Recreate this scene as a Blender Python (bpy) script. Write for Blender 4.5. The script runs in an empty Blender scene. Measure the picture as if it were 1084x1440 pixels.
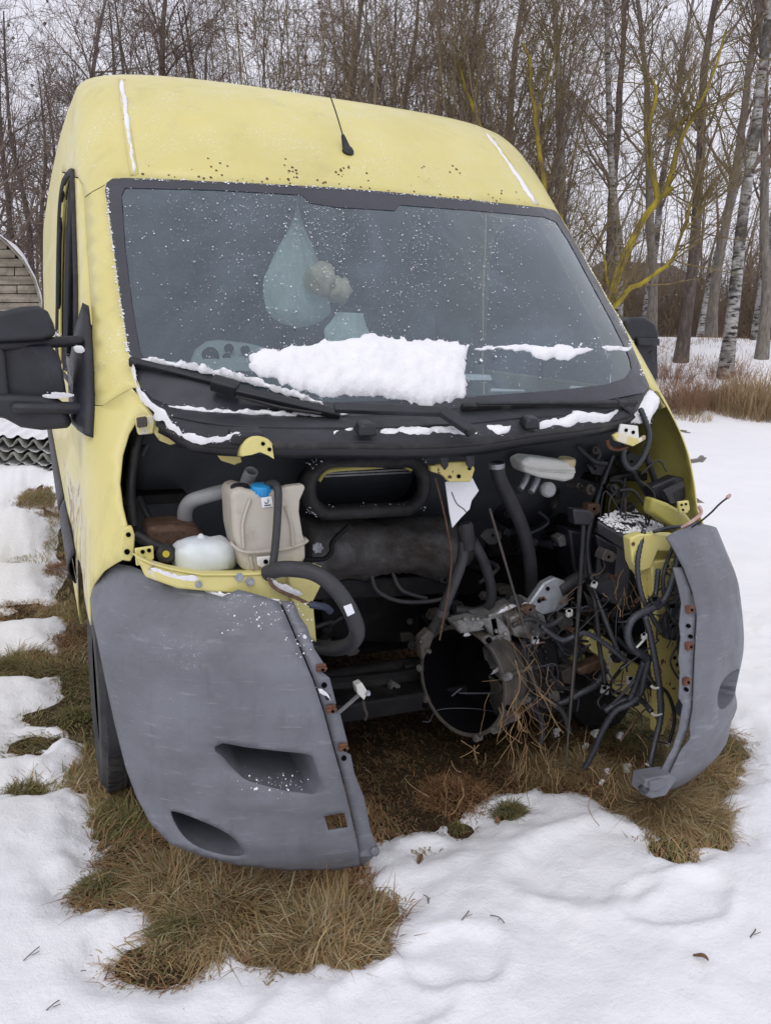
import bpy, bmesh, math, random
import numpy as np
from mathutils import Vector, Matrix, noise as mnoise
from mathutils.geometry import delaunay_2d_cdt

# ------------------------------------------------------------------ camera, sky, sun, exposure
CAMP=(-1.1334,-1.779,1.5058); YAW,PITCH,ROLL,FPX=0.4072,0.2124,0.0325,1137.86
def cam_axes():
    cy,sy=math.cos(YAW),math.sin(YAW); cp,sp=math.cos(PITCH),math.sin(PITCH)
    f=np.array([sy*cp,cy*cp,-sp]); r0=np.array([cy,-sy,0.]); u=np.array([sy*sp,cy*sp,cp])
    cr,sr=math.cos(ROLL),math.sin(ROLL)
    return r0*cr+u*sr, u*cr-r0*sr, f
CR,CU,CF=cam_axes(); CC=np.array(CAMP)
scene=bpy.context.scene
COL=scene.collection
cam=bpy.data.cameras.new('camera'); cam.sensor_fit='VERTICAL'; cam.sensor_height=36.0
cam.lens=36.0*FPX/1440.0; cam.clip_start=.02; cam.clip_end=600
camo=bpy.data.objects.new('camera',cam); COL.objects.link(camo)
camo.matrix_world=Matrix(((CR[0],CU[0],-CF[0],CC[0]),(CR[1],CU[1],-CF[1],CC[1]),(CR[2],CU[2],-CF[2],CC[2]),(0,0,0,1)))
scene.camera=camo
SUN_EL,SUN_AZ=math.radians(48),math.radians(215)      # high, behind the camera, hidden by cloud
world=bpy.data.worlds.new('World'); scene.world=world; world.use_nodes=True
wn=world.node_tree.nodes; wl=world.node_tree.links; wn.clear()
wo=wn.new('ShaderNodeOutputWorld'); bg=wn.new('ShaderNodeBackground'); bg.inputs['Strength'].default_value=.1
sky=wn.new('ShaderNodeTexSky'); sky.sky_type='NISHITA'; sky.sun_disc=False
sky.sun_elevation=SUN_EL; sky.sun_rotation=SUN_AZ; sky.dust_density=6; sky.air_density=1.0
hs=wn.new('ShaderNodeHueSaturation'); hs.inputs['Saturation'].default_value=.22
mx=wn.new('ShaderNodeMix'); mx.data_type='RGBA'; mx.inputs['Factor'].default_value=.86
mx.inputs['B'].default_value=(8.75,8.75,9.8,1)          # the even cloud layer
wl.new(sky.outputs['Color'],hs.inputs['Color']); wl.new(hs.outputs['Color'],mx.inputs['A'])
wl.new(mx.outputs['Result'],bg.inputs['Color']); wl.new(bg.outputs[0],wo.inputs[0])
sun=bpy.data.lights.new('sun','SUN'); sun.energy=.7; sun.angle=math.radians(40); sun.color=(1,.97,.93)
suno=bpy.data.objects.new('sun',sun); COL.objects.link(suno)
sd=Vector((math.sin(SUN_AZ)*math.cos(SUN_EL),math.cos(SUN_AZ)*math.cos(SUN_EL),math.sin(SUN_EL)))
suno.rotation_euler=sd.to_track_quat('Z','Y').to_euler(); suno.location=sd*30
scene.view_settings.view_transform='Standard'; scene.view_settings.look='None'
scene.view_settings.exposure=.08; scene.view_settings.gamma=1.0
scene.cycles.max_bounces=5; scene.cycles.diffuse_bounces=3; scene.cycles.glossy_bounces=3; scene.cycles.transparent_max_bounces=12
scene.cycles.use_adaptive_sampling=True
# ------------------------------------------------------------------ helpers
def ray(px,py): return CF+CR*((px-542)/FPX)-CU*((py-720)/FPX)
def at(px,py,y=None,x=None,z=None,d=None):
    v=ray(px,py)
    if d is not None: t=d
    elif y is not None: t=(y-CC[1])/v[1]
    elif x is not None: t=(x-CC[0])/v[0]
    else: t=(z-CC[2])/v[2]
    return CC+v*t
def lay(pts): return [tuple(at(p[0],p[1],y=p[2])) for p in pts]      # (px,py,depth y) -> points
def lerp(a,b,t): return a+(b-a)*t
def sstep(a,b,x):
    t=np.clip((x-a)/(b-a),0,1); return t*t*(3-2*t)
def fbm(P,sc=1.,oc=3):
    v=Vector(P)*sc; s=0; a=1
    for _ in range(oc): s+=a*mnoise.noise(v); v=v*2.03+Vector((7.1,3.3,1.7)); a*=.5
    return s
# fast vectorised value noise for big sheets
_rs=np.random.RandomState(11); _LAT=_rs.rand(256,256)
def vn(x,y):
    xi=np.floor(x).astype(int); yi=np.floor(y).astype(int); fx=x-xi; fy=y-yi
    fx=fx*fx*(3-2*fx); fy=fy*fy*(3-2*fy)
    g=lambda i,j:_LAT[i&255,j&255]
    return (g(xi,yi)*(1-fx)+g(xi+1,yi)*fx)*(1-fy)+(g(xi,yi+1)*(1-fx)+g(xi+1,yi+1)*fx)*fy
def vfbm(x,y,oc=4):
    s=0;a=.5
    for k in range(oc): s=s+a*(vn(x+17.3*k,y+9.1*k)-.5)*2; x=x*2.03;y=y*2.03;a*=.5
    return s
def pchip(xs,ys):
    xs=np.array(xs,float); ys=np.array(ys,float); h=np.diff(xs); dl=np.diff(ys)/h
    m=np.zeros(len(xs)); m[0],m[-1]=dl[0],dl[-1]
    for i in range(1,len(xs)-1):
        if dl[i-1]*dl[i]>0:
            w1=2*h[i]+h[i-1]; w2=h[i]+2*h[i-1]; m[i]=(w1+w2)/(w1/dl[i-1]+w2/dl[i])
    K=3000; Q=np.linspace(xs[0],xs[-1],K+2); I=np.clip(np.searchsorted(xs,Q)-1,0,len(xs)-2); t=(Q-xs[I])/h[I]
    T=(((1+2*t)*(1-t)**2)*ys[I]+t*(1-t)**2*h[I]*m[I]+t*t*(3-2*t)*ys[I+1]+t*t*(t-1)*h[I]*m[I+1]).tolist(); x0,x1,sc=float(xs[0]),float(xs[-1]),(K+1)/float(xs[-1]-xs[0])
    def fn(q):
        q=(min(max(q,x0),x1)-x0)*sc; i=int(q)
        return T[i] if i>K else T[i]+(T[i+1]-T[i])*(q-i)
    return fn
class Shell:
    """body panel surface: at each height a rounded front that runs into flared sides"""
    def __init__(s,z,w,yc,d,fl=None,n=2.6):
        s.w,s.yc,s.d=pchip(z,w),pchip(z,yc),pchip(z,d); s.nz=pchip(*n) if isinstance(n,tuple) else (lambda z:n); s.z0,s.z1=z[0],z[-1]
        s.fl=pchip(z,fl) if fl else (lambda z:0.0)
    def yf(s,x,z):
        q=min(abs(x)/s.w(z),1.0); e=s.nz(z); return s.yc(z)+s.d(z)*(1-(1-q**e)**(1/e))
    def pt(s,a,z,off=0.0):
        e=s.nz(z); sg=1 if a>=0 else -1; b=abs(a); w,yc,d=s.w(z)+off,s.yc(z)-off,s.d(z)+off
        if b<=math.pi/2: return (sg*w*math.sin(b)**(2/e), yc+d*(1-max(math.cos(b),0)**(2/e)), z)
        q=(b-math.pi/2)*.45
        return (sg*(w+s.fl(z)*q/(q+.8)), yc+d+q, z)
    def chart(s,P):
        x,y,z=P; w,yc,d=s.w(z),s.yc(z),s.d(z); sg=1 if x>=0 else -1
        if y>=yc+d: return (sg*(math.pi/2+(y-yc-d)/.45), z)
        return (sg*math.asin(min(1,(abs(x)/w)**(s.nz(z)/2))), z)
    def inside(s,P):
        x,y,z=P
        if z>s.z1 or z<s.z0-.2: return False
        w,yk=s.w(z),s.yc(z)+s.d(z)
        if y>yk:
            q=y-yk; return abs(x)<w+s.fl(z)*q/(q+.8)
        return abs(x)<w and y>s.yf(x,z)
    def hit(s,px,py,t0=1.3,t1=8.):
        v=ray(px,py).tolist(); c=CC.tolist()
        ins=lambda t:s.inside((c[0]+v[0]*t,c[1]+v[1]*t,c[2]+v[2]*t))
        t=t0; dt=.07
        while t<t1:
            if ins(t):
                a,b=t-dt,t
                for _ in range(14):
                    m=(a+b)/2
                    if ins(m): b=m
                    else: a=m
                return CC+np.array(v)*b
            t+=dt
        return None
    def uv(s,px,py):
        for k in range(60):                       # past the silhouette: step inwards
            P=s.hit(px-k*1.0,py)
            if P is not None: return s.chart(P)
        raise ValueError((px,py))
def dens(pts,step,closed=True):
    out=[]; n=len(pts)
    for i in range(n if closed else n-1):
        a,b=np.array(pts[i],float),np.array(pts[(i+1)%n],float); k=max(1,int(np.linalg.norm(b-a)/step))
        for j in range(k): out.append(tuple(a+(b-a)*j/k))
    if not closed: out.append(tuple(pts[-1]))
    return out
def crom(pts,k=6,closed=False):
    P=[np.array(p,float) for p in pts]; n=len(P); out=[]
    for i in range(n if closed else n-1):
        g=(lambda j:P[j%n]) if closed else (lambda j:P[min(max(j,0),n-1)])
        p0,p1,p2,p3=g(i-1),g(i),g(i+1),g(i+2)
        for j in range(k):
            t=j/k; out.append(.5*((2*p1)+(p2-p0)*t+(2*p0-5*p1+4*p2-p3)*t*t+(3*p1-p0-3*p2+p3)*t**3))
    if not closed: out.append(P[-1])
    return [tuple(p) for p in out]
def pip(poly,X,Y):
    """vectorised point in polygon"""
    poly=np.asarray(poly,float); X=np.asarray(X,float); Y=np.asarray(Y,float); c=np.zeros(X.shape,bool); n=len(poly); j=n-1
    for i in range(n):
        xi,yi=poly[i]; xj,yj=poly[j]
        if yi!=yj:
            m=((yi>Y)!=(yj>Y))&(X<(xj-xi)*(Y-yi)/(yj-yi)+xi); c^=m
        j=i
    return c
def pdist(poly,X,Y,closed=True):
    """distance of points to polygon outline"""
    poly=np.asarray(poly,float); D=np.full(np.shape(X),1e9); n=len(poly)
    for i in range(n if closed else n-1):
        a=poly[i]; b=poly[(i+1)%n]; ab=b-a; L=max(ab@ab,1e-12)
        t=np.clip(((X-a[0])*ab[0]+(Y-a[1])*ab[1])/L,0,1)
        D=np.minimum(D,np.hypot(X-a[0]-ab[0]*t,Y-a[1]-ab[1]*t))
    return D
def cdt(outer,holes,step,jit=0.0):
    """triangulate a 2-d region with inner grid points; step=(du,dv)"""
    loops=[outer]+list(holes); V=[]; E=[]
    for L in loops:
        b=len(V); V+= [Vector((p[0]/step[0],p[1]/step[1])) for p in L]; E+=[(b+i,b+(i+1)%len(L)) for i in range(len(L))]
    O=np.array([(v.x,v.y) for v in V[:len(outer)]]); lo=O.min(0); hi=O.max(0)
    gx,gy=np.meshgrid(np.arange(lo[0],hi[0],1.0),np.arange(lo[1],hi[1],.9)); gx=gx+(np.arange(gx.shape[0])%2*.5)[:,None]
    gx=gx.ravel();gy=gy.ravel()
    if jit: gx=gx+_rs.uniform(-jit,jit,gx.shape); gy=gy+_rs.uniform(-jit,jit,gy.shape)
    ok=pip(O,gx,gy)&(pdist(O,gx,gy)>.45); b=len(outer)
    H=[]
    for L in holes:
        h=np.array([(v.x,v.y) for v in V[b:b+len(L)]]); b+=len(L); H.append(h); ok&=~pip(h,gx,gy)&(pdist(h,gx,gy)>.45)
    V+=[Vector((x,y)) for x,y in zip(gx[ok],gy[ok])]
    vo,_,fo,_,_,_=delaunay_2d_cdt(V,E,[],0,1e-5)
    A=np.array([(v.x,v.y) for v in vo]); F=np.array([f for f in fo if len(f)==3])
    c=A[F].mean(1); k=pip(O,c[:,0],c[:,1])
    for h in H: k&=~pip(h,c[:,0],c[:,1])
    F=F[k]; return A*np.array(step),F
def link(name,me,mat,parent=None):
    o=bpy.data.objects.new(name,me); COL.objects.link(o)
    if mat is not None and not me.materials:
        for m in (mat if isinstance(mat,(list,tuple)) else [mat]): me.materials.append(m)
    if parent is not None: o.parent=parent
    return o
def mesh(name,V,F,mat=None,parent=None,smooth=True,ang=40):
    me=bpy.data.meshes.new(name); me.from_pydata([tuple(map(float,v)) for v in V],[],[tuple(int(i) for i in f) for f in F]); me.update()
    bm=bmesh.new(); bm.from_mesh(me); bmesh.ops.recalc_face_normals(bm,faces=bm.faces); bm.to_mesh(me); bm.free()
    if smooth:
        me.shade_smooth(); me.set_sharp_from_angle(angle=math.radians(ang))
    return link(name,me,mat,parent)
def fastmesh(name,V,F,mat,parent=None,smooth=False,mi=None):
    """numpy arrays -> mesh; F is (n,3) or (n,4)"""
    me=bpy.data.meshes.new(name); V=np.asarray(V,np.float32); F=np.asarray(F,np.int32); n,k=F.shape
    me.vertices.add(len(V)); me.vertices.foreach_set('co',V.ravel()); me.loops.add(n*k); me.loops.foreach_set('vertex_index',F.ravel())
    me.polygons.add(n); me.polygons.foreach_set('loop_start',np.arange(n,dtype=np.int32)*k)
    if mi is not None: me.polygons.foreach_set('material_index',np.asarray(mi,np.int32))
    me.update(calc_edges=True)
    if smooth: me.shade_smooth()
    return link(name,me,mat,parent)
def tag(o,label=None,cat=None,group=None,kind=None):
    if label: o['label']=label
    if cat: o['category']=cat
    if group: o['group']=group
    if kind: o['kind']=kind
    return o
def empty(name,loc=(0,0,0)):
    o=bpy.data.objects.new(name,None); COL.objects.link(o); o.location=loc; return o
def put(o,parent):
    """parent keeping world place (roots are unrotated, unscaled)"""
    o.parent=parent
    return o
def tube_vf(path,rad,sides=10,cap=True,closed=False):
    P=np.array(path,float); n=len(P); R=np.broadcast_to(np.asarray(rad,float),(n,)) if np.ndim(rad)<2 else rad
    T=np.gradient(P,axis=0) if not closed else (np.roll(P,-1,0)-np.roll(P,1,0)); T/=np.linalg.norm(T,axis=1)[:,None]+1e-12
    up=np.array([0,0,1.]) if abs(T[0][2])<.9 else np.array([1.,0,0]); N=np.cross(T[0],up); N/=np.linalg.norm(N)
    V=[];
    for i in range(n):
        N=N-T[i]*(N@T[i]); N/=np.linalg.norm(N)+1e-12; B=np.cross(T[i],N)
        for k in range(sides):
            a=2*math.pi*k/sides; V.append(P[i]+(N*math.cos(a)+B*math.sin(a))*R[i])
    F=[]
    for i in range(n if closed else n-1):
        j=(i+1)%n
        for k in range(sides): F.append((i*sides+k,i*sides+(k+1)%sides,j*sides+(k+1)%sides,j*sides+k))
    if cap and not closed: F.append(tuple(range(sides))[::-1]); F.append(tuple((n-1)*sides+k for k in range(sides)))
    return V,F
def tube(name,pts,rad,mat,parent=None,k=6,sides=10,ribs=0,hollow=False,closed=False):
    path=crom(pts,k,closed) if len(pts)>2 else [tuple(p) for p in pts]
    r=rad
    if ribs:                                     # corrugated loom
        path=dens(path,ribs,closed=False); r=np.array([rad*(1.0 if i%2 else .80) for i in range(len(path))])
    elif np.ndim(rad)==1:
        r=np.interp(np.linspace(0,1,len(path)),np.linspace(0,1,len(rad)),rad)
    V,F=tube_vf(path,r,sides,cap=not hollow,closed=closed)
    o=mesh(name,V,F,mat,parent,ang=60 if not ribs else 180)
    if hollow:
        m=o.modifiers.new('wall','SOLIDIFY'); m.thickness=hollow; m.offset=-1
    return o
class MB:
    """collects boxes, prisms, lathes, tubes into one mesh"""
    def __init__(s): s.V=[]; s.F=[]
    def add(s,V,F):
        b=len(s.V); s.V+= [tuple(v) for v in V]; s.F+=[tuple(i+b for i in f) for f in F]; return s
    def box(s,c,size,rot=None,taper=1.0):
        x,y,z=[q/2 for q in size]; P=[(-x,-y,-z),(x,-y,-z),(x,y,-z),(-x,y,-z),(-x*taper,-y*taper,z),(x*taper,-y*taper,z),(x*taper,y*taper,z),(-x*taper,y*taper,z)]
        M=rot if rot is not None else Matrix.Identity(3); C=Vector(c)
        return s.add([M@Vector(p)+C for p in P],[(3,2,1,0),(4,5,6,7),(0,1,5,4),(1,2,6,5),(2,3,7,6),(3,0,4,7)])
    def lathe(s,c,axis,prof,seg=24,cap=True):
        """prof: list of (r, h) along axis"""
        q=Vector(axis).normalized().to_track_quat('Z','Y').to_matrix(); C=Vector(c); V=[];F=[]
        for r,h in prof:
            for k in range(seg):
                a=2*math.pi*k/seg; V.append(q@Vector((r*math.cos(a),r*math.sin(a),h))+C)
        for i in range(len(prof)-1):
            for k in range(seg): F.append((i*seg+k,i*seg+(k+1)%seg,(i+1)*seg+(k+1)%seg,(i+1)*seg+k))
        if cap: F.append(tuple(range(seg))[::-1]); F.append(tuple((len(prof)-1)*seg+k for k in range(seg)))
        return s.add(V,F)
    def tube(s,pts,r,sides=8,k=5):
        return s.add(*tube_vf(crom(pts,k) if len(pts)>2 else pts,r,sides))
    def prism(s,poly,ext):
        """3-d polygon extruded by vector ext"""
        n=len(poly); A=[Vector(p) for p in poly]; B=[a+Vector(ext) for a in A]
        return s.add(A+B,[tuple(range(n)),tuple(range(2*n-1,n-1,-1))]+[(i,(i+1)%n,n+(i+1)%n,n+i) for i in range(n)])
    def build(s,name,mat,parent=None,bevel=0,ang=35,smooth=True,seg=2):
        o=mesh(name,s.V,s.F,mat,parent,smooth,ang)
        if bevel:
            m=o.modifiers.new('bevel','BEVEL'); m.width=bevel; m.segments=seg; m.limit_method='ANGLE'; m.angle_limit=math.radians(40)
        return o
def rotm(axis,deg): return Matrix.Rotation(math.radians(deg),3,axis)
def facing(n,up=(0,0,1)):
    """matrix whose Z looks along n, Y near up"""
    n=Vector(n).normalized(); x=Vector(up).cross(n).normalized(); y=n.cross(x); return Matrix((x,y,n)).transposed()
def patch(name,sh,outer,holes,mat,parent,step=(.06,.04),thick=.004,off=0.0,disp=None,px=True,dpx=8,ang=50):
    """panel cut from a shell: loops traced as outline points (px) or given in the shell's own chart"""
    def cv(L):
        if px: return [sh.uv(*q) for q in dens(L,dpx)]
        return dens(L,min(step)*.9)
    A,F=cdt(cv(outer),[cv(h) for h in holes],step)
    V=[]
    for a,z in A:
        o=off+(disp(a,z) if disp else 0.0); V.append(sh.pt(a,z,o))
    o=mesh(name,V,F,mat,parent,ang=ang)
    # normals outwards
    me=o.data; s=0
    for p in me.polygons:
        c=p.center; s+=p.normal.dot(Vector((c.x,c.y-2.5,0)))*p.area
    if s<0: me.flip_normals()
    if thick:
        m=o.modifiers.new('sheet','SOLIDIFY'); m.thickness=thick; m.offset=-1
    return o

def ruled(name,A,B,mat,parent,rows=6,sag=0.0,thick=.004,nrm=(0,-.5,.8)):
    V=[];F=[];n=len(A)
    for j in range(rows+1):
        t=j/rows
        for a,b in zip(A,B): V.append(np.array(a)*(1-t)+np.array(b)*t+np.array(nrm)*sag*4*t*(1-t))
    for j in range(rows):
        for i in range(n-1): F.append((j*n+i,j*n+i+1,(j+1)*n+i+1,(j+1)*n+i))
    o=mesh(name,V,F,mat,parent)
    if thick: m=o.modifiers.new('sheet','SOLIDIFY'); m.thickness=thick; m.offset=0
    return o
def resample(P,n):
    P=np.array(P,float); L=np.r_[0,np.cumsum(np.linalg.norm(np.diff(P,axis=0),axis=1))]; q=np.linspace(0,L[-1],n)
    return np.stack([np.interp(q,L,P[:,k]) for k in range(P.shape[1])],1)

def bar(name,P,Q,w,h,mat,par,nrm=(0,-.6,.8),bev=.003,taper=1.0):
    P,Q=Vector(P),Vector(Q); d=Q-P; n=Vector(nrm); x=d.normalized(); s=n.cross(x).normalized(); n=x.cross(s); V=[]
    for c,k in ((P,1.0),(Q,taper)):
        for a,b in ((-1,-1),(1,-1),(1,1),(-1,1)): V.append(c+s*a*w/2*k+n*b*h/2*k)
    m=MB(); m.add(V,[(0,1,2,3),(7,6,5,4)]+[(i,(i+1)%4,4+(i+1)%4,4+i) for i in range(4)]); return m.build(name,mat,par,bev)

# ------------------------------------------------------------------ materials
class NT:
    def __init__(s,name):
        s.m=bpy.data.materials.new(name); s.m.use_nodes=True; s.t=s.m.node_tree; s.t.nodes.clear()
        s.out=s.n('ShaderNodeOutputMaterial'); s.co=s.n('ShaderNodeTexCoord').outputs['Object']
    def n(s,t): return s.t.nodes.new(t)
    def l(s,a,b): s.t.links.new(a,b)
    def noise(s,sc,det=5,rough=.6,vec=None,stretch=None,dist=0.0):
        v=vec or s.co
        if stretch:
            mp=s.n('ShaderNodeMapping'); mp.inputs['Scale'].default_value=stretch; s.l(v,mp.inputs['Vector']); v=mp.outputs[0]
        q=s.n('ShaderNodeTexNoise'); q.inputs['Scale'].default_value=sc; q.inputs['Detail'].default_value=det; q.inputs['Roughness'].default_value=rough; q.inputs['Distortion'].default_value=dist
        s.l(v,q.inputs['Vector']); return q.outputs['Fac']
    def vor(s,sc,feat='F1',vec=None,out='Distance'):
        q=s.n('ShaderNodeTexVoronoi'); q.feature=feat; q.inputs['Scale'].default_value=sc; s.l(vec or s.co,q.inputs['Vector']); return q.outputs[out]
    def ramp(s,fac,stops,interp='LINEAR'):
        q=s.n('ShaderNodeValToRGB'); q.color_ramp.interpolation=interp; e=q.color_ramp.elements
        while len(e)<len(stops): e.new(.5)
        for el,(p,c) in zip(e,stops):
            el.position=p; el.color=(c,c,c,1) if np.isscalar(c) else (*c,1)
        s.l(fac,q.inputs['Fac']); return q.outputs['Color']
    def mix(s,f,a,b,blend='MIX'):
        q=s.n('ShaderNodeMix'); q.data_type='RGBA'; q.blend_type=blend
        for nm,v in (('Factor',f),('A',a),('B',b)):
            i=q.inputs[nm] if nm=='Factor' else [x for x in q.inputs if x.name==nm and x.type=='RGBA'][0]
            if hasattr(v,'is_linked') or hasattr(v,'links'): s.l(v,i)
            else: i.default_value=v if nm=='Factor' else (*v,1)
        return [x for x in q.outputs if x.type=='RGBA'][0]
    def math(s,op,a,b=None):
        q=s.n('ShaderNodeMath'); q.operation=op
        for i,v in enumerate((a,b)):
            if v is None: continue
            if hasattr(v,'links'): s.l(v,q.inputs[i])
            else: q.inputs[i].default_value=v
        return q.outputs[0]
    def bump(s,h,st=.3,dist=.01,prev=None):
        q=s.n('ShaderNodeBump'); q.inputs['Strength'].default_value=st; q.inputs['Distance'].default_value=dist; s.l(h,q.inputs['Height'])
        if prev is not None: s.l(prev,q.inputs['Normal'])
        return q.outputs[0]
    def bsdf(s,col,rough=.5,metal=0.,normal=None,spec=.5,sss=0.,coat=0.):
        b=s.n('ShaderNodeBsdfPrincipled')
        for nm,v in (('Base Color',col),('Roughness',rough),('Metallic',metal)):
            if hasattr(v,'links'): s.l(v,b.inputs[nm])
            else: b.inputs[nm].default_value=(*v,1) if nm=='Base Color' else v
        b.inputs['Specular IOR Level'].default_value=spec; b.inputs['Coat Weight'].default_value=coat
        if sss: b.inputs['Subsurface Weight'].default_value=sss; b.inputs['Subsurface Radius'].default_value=(.02,.02,.022); b.inputs['Subsurface Scale'].default_value=.5
        if normal is not None: s.l(normal,b.inputs['Normal'])
        return b.outputs[0]
    def done(s,sh): s.l(sh,s.out.inputs['Surface']); return s.m
M={}
def mk(name,col,rough=.5,metal=0.,var=.25,nsc=9.,bst=.15,bd=.003,bsc=60.,spec=.5,dirt=None,dirtamt=.5,dsc=6.,stretch=None,coat=0.):
    """painted / plastic / metal surface with mottling, grime and fine relief"""
    t=NT(name); f=t.noise(nsc,6,.65,stretch=stretch); dk=tuple(c*(1-var) for c in col); lt=tuple(min(1,c*(1+var*.6)) for c in col)
    c=t.ramp(f,[(.3,dk),(.7,lt)])
    rg=t.ramp(t.noise(nsc*2.2,4),[(.3,max(.03,rough-.12)),(.7,min(1,rough+.12))])
    if dirt:
        dm=t.ramp(t.noise(dsc,8,.72,dist=.4),[(1-dirtamt-.12,0),(1-dirtamt+.12,1)]); c=t.mix(dm,c,dirt)
        rg=t.mix(dm,rg,(.85,.85,.85))
    n=t.bump(t.noise(bsc,4),bst,bd)
    M[name]=t.done(t.bsdf(c,rg,metal,n,spec,coat=coat)); return M[name]
mk('black_plastic',(.012,.013,.018),.45,var=.3,bst=.25,bsc=220,dirt=(.045,.046,.052),dirtamt=.28,dsc=5)
mk('cowl_plastic',(.019,.020,.027),.55,var=.25,bst=.3,bsc=260,dirt=(.060,.062,.074),dirtamt=.30,dsc=6)
mk('rubber',(.012,.012,.014),.62,var=.3,dirt=(.06,.056,.05),dirtamt=.38,dsc=14)
mk('hose',(.03,.031,.035),.55,var=.3,dirt=(.055,.055,.058),dirtamt=.34,dsc=18)
mk('loom',(.035,.038,.046),.45,var=.3,dirt=(.12,.11,.10),dirtamt=.3,dsc=25)
mk('dark_steel',(.009,.009,.010),.65,.0,spec=.25,var=.4,dirt=(.034,.029,.025),dirtamt=.38,dsc=9,bst=.5,bsc=40)
mk('grimy_steel',(.055,.052,.05),.55,.45,var=.4,dirt=(.10,.085,.07),dirtamt=.5,dsc=11,bst=.6,bsc=50,bd=.004)
mk('cast_alloy',(.30,.30,.30),.5,.6,var=.35,nsc=14,dirt=(.075,.07,.055),dirtamt=.50,dsc=9,bst=.7,bsc=90,bd=.004)
mk('clean_alloy',(.36,.38,.41),.42,.6,var=.25,nsc=14,dirt=(.16,.15,.13),dirtamt=.35,dsc=16,bst=.4,bsc=90)
mk('heat_shield',(.10,.098,.10),.5,.4,var=.5,nsc=7,dirt=(.045,.038,.032),dirtamt=.5,dsc=7,bst=.7,bsc=22,bd=.006)
mk('rust',(.135,.058,.032),.85,var=.5,nsc=40,bst=.5,bsc=120)
mk('rod_rust',(.13,.075,.05),.7,.3,var=.5,nsc=40,bst=.4,bsc=120,dirt=(.2,.2,.2),dirtamt=.3)
mk('tank_plastic',(.47,.435,.37),.5,var=.14,nsc=5,dirt=(.27,.235,.18),dirtamt=.42,dsc=7,bst=.12,bsc=30,stretch=(1,1,.4))
mk('white_plastic',(.72,.72,.68),.42,var=.10,nsc=6,dirt=(.40,.36,.28),dirtamt=.30,dsc=8)
mk('cream_cap',(.70,.60,.36),.45,var=.1)
mk('blue_cap',(.02,.27,.58),.38,var=.15,bst=.2)
mk('pipe_grey',(.36,.37,.38),.5,var=.2,dirt=(.14,.13,.12),dirtamt=.38,dsc=10)
mk('sticker',(.75,.77,.80),.5,var=.06)
mk('ink',(.003,.003,.004),.9,spec=.05)  # black for print; also paints the shade inside holes and the clutch cavity
mk('frosted_bottle',(.66,.71,.73),.45,var=.10,nsc=14,dirt=(.42,.43,.38),dirtamt=.25,dsc=16,bst=.3,bsc=40)
mk('tyre',(.018,.018,.020),.7,var=.3,dirt=(.07,.065,.058),dirtamt=.4,dsc=7,bst=.4,bsc=150)
mk('rim_grey',(.20,.20,.21),.5,.5,dirt=(.08,.075,.07),dirtamt=.4)
mk('interior',(.07,.072,.078),.75,var=.3)
mk('dash_grey',(.055,.06,.07),.7,var=.2)
mk('seat_cloth',(.10,.11,.13),.9,var=.4,nsc=60)
mk('wire_yellow',(.55,.45,.03),.5)
mk('wire_white',(.55,.55,.52),.5)
mk('wire_red',(.35,.06,.03),.5)
mk('pink_plug',(.5,.33,.30),.6)
mk('blue_hose',(.03,.04,.07),.5)
mk('stem_dry',(.24,.15,.07),.85,var=.4,nsc=30)
mk('leaf_dead',(.20,.11,.06),.85,var=.4,nsc=50)
mk('mud',(.05,.036,.025),.95,var=.5,nsc=20,bst=.8,bsc=30,bd=.01)

def yellow(name,base=(.665,.59,.215),scrape=0.0,rusty=0.0,dull=0.0,snow=0.0,flank=False):
    t=NT(name)
    c=t.ramp(t.noise(2.4,5,.6),[(.3,tuple(x*.92 for x in base)),(.7,tuple(min(1,x*1.05) for x in base))])
    # chalky faded veil
    c=t.mix(t.ramp(t.noise(5,8,.7),[(.42,0.0),(.72,.38)]),c,(.65,.605,.30))
    # dirt specks and pale scratches
    c=t.mix(t.ramp(t.noise(95,5,.75),[(.66,0),(.72,.55)]),c,(.25,.20,.10))
    c=t.mix(t.ramp(t.noise(40,6,.8,stretch=(.25,.25,2.2)),[(.70,0),(.74,.5)]),c,(.78,.75,.62))
    # grime runs
    c=t.mix(t.ramp(t.noise(7,7,.7,stretch=(1,1,.22)),[(.55,0.0),(.8,.35+dull)]),c,(.34,.27,.12))
    rg=t.ramp(t.noise(12,5),[(.3,.30),(.7,.52)])
    if scrape:
        m=t.ramp(t.noise(6.5,9,.62,dist=.8,stretch=(1,1,.55)),[(.66-scrape,0),(.68-scrape,1)],)
        if flank:
            sy=t.n('ShaderNodeSeparateXYZ'); t.l(t.co,sy.inputs[0]); m=t.math('MULTIPLY',m,t.math('MULTIPLY',t.ramp(sy.outputs['Y'],[(.40,0),(.62,1)]),t.ramp(sy.outputs['Z'],[(.55,0),(.62,1),(.98,1),(.9999,0)])))
        m2=t.ramp(t.noise(9.5,9,.6,dist=.5),[(.50,0),(.56,1)])
        c=t.mix(m,c,t.mix(m2,(.66,.62,.50),(.36,.29,.17))); rg=t.mix(m,rg,(.8,.8,.8))
    if rusty:
        r=t.ramp(t.noise(38,5,.55),[(.74-rusty,0),(.77-rusty,1)]); c=t.mix(r,c,(.10,.05,.025)); rg=t.mix(r,rg,(.9,.9,.9))
    if snow:
        r=t.ramp(t.noise(130,5,.7),[(.60-snow,0),(.66-snow,1)]); big=t.ramp(t.noise(5,6,.7),[(.45,0),(.62,1)])
        c=t.mix(t.math('MULTIPLY',r,big),c,(.80,.81,.84)); 
    n=t.bump(t.noise(3.0,3),.12,.02); n=t.bump(t.noise(240,2),.05,.001,n)
    M[name]=t.done(t.bsdf(c,rg,0,n,.5,coat=.12)); return M[name]
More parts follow.
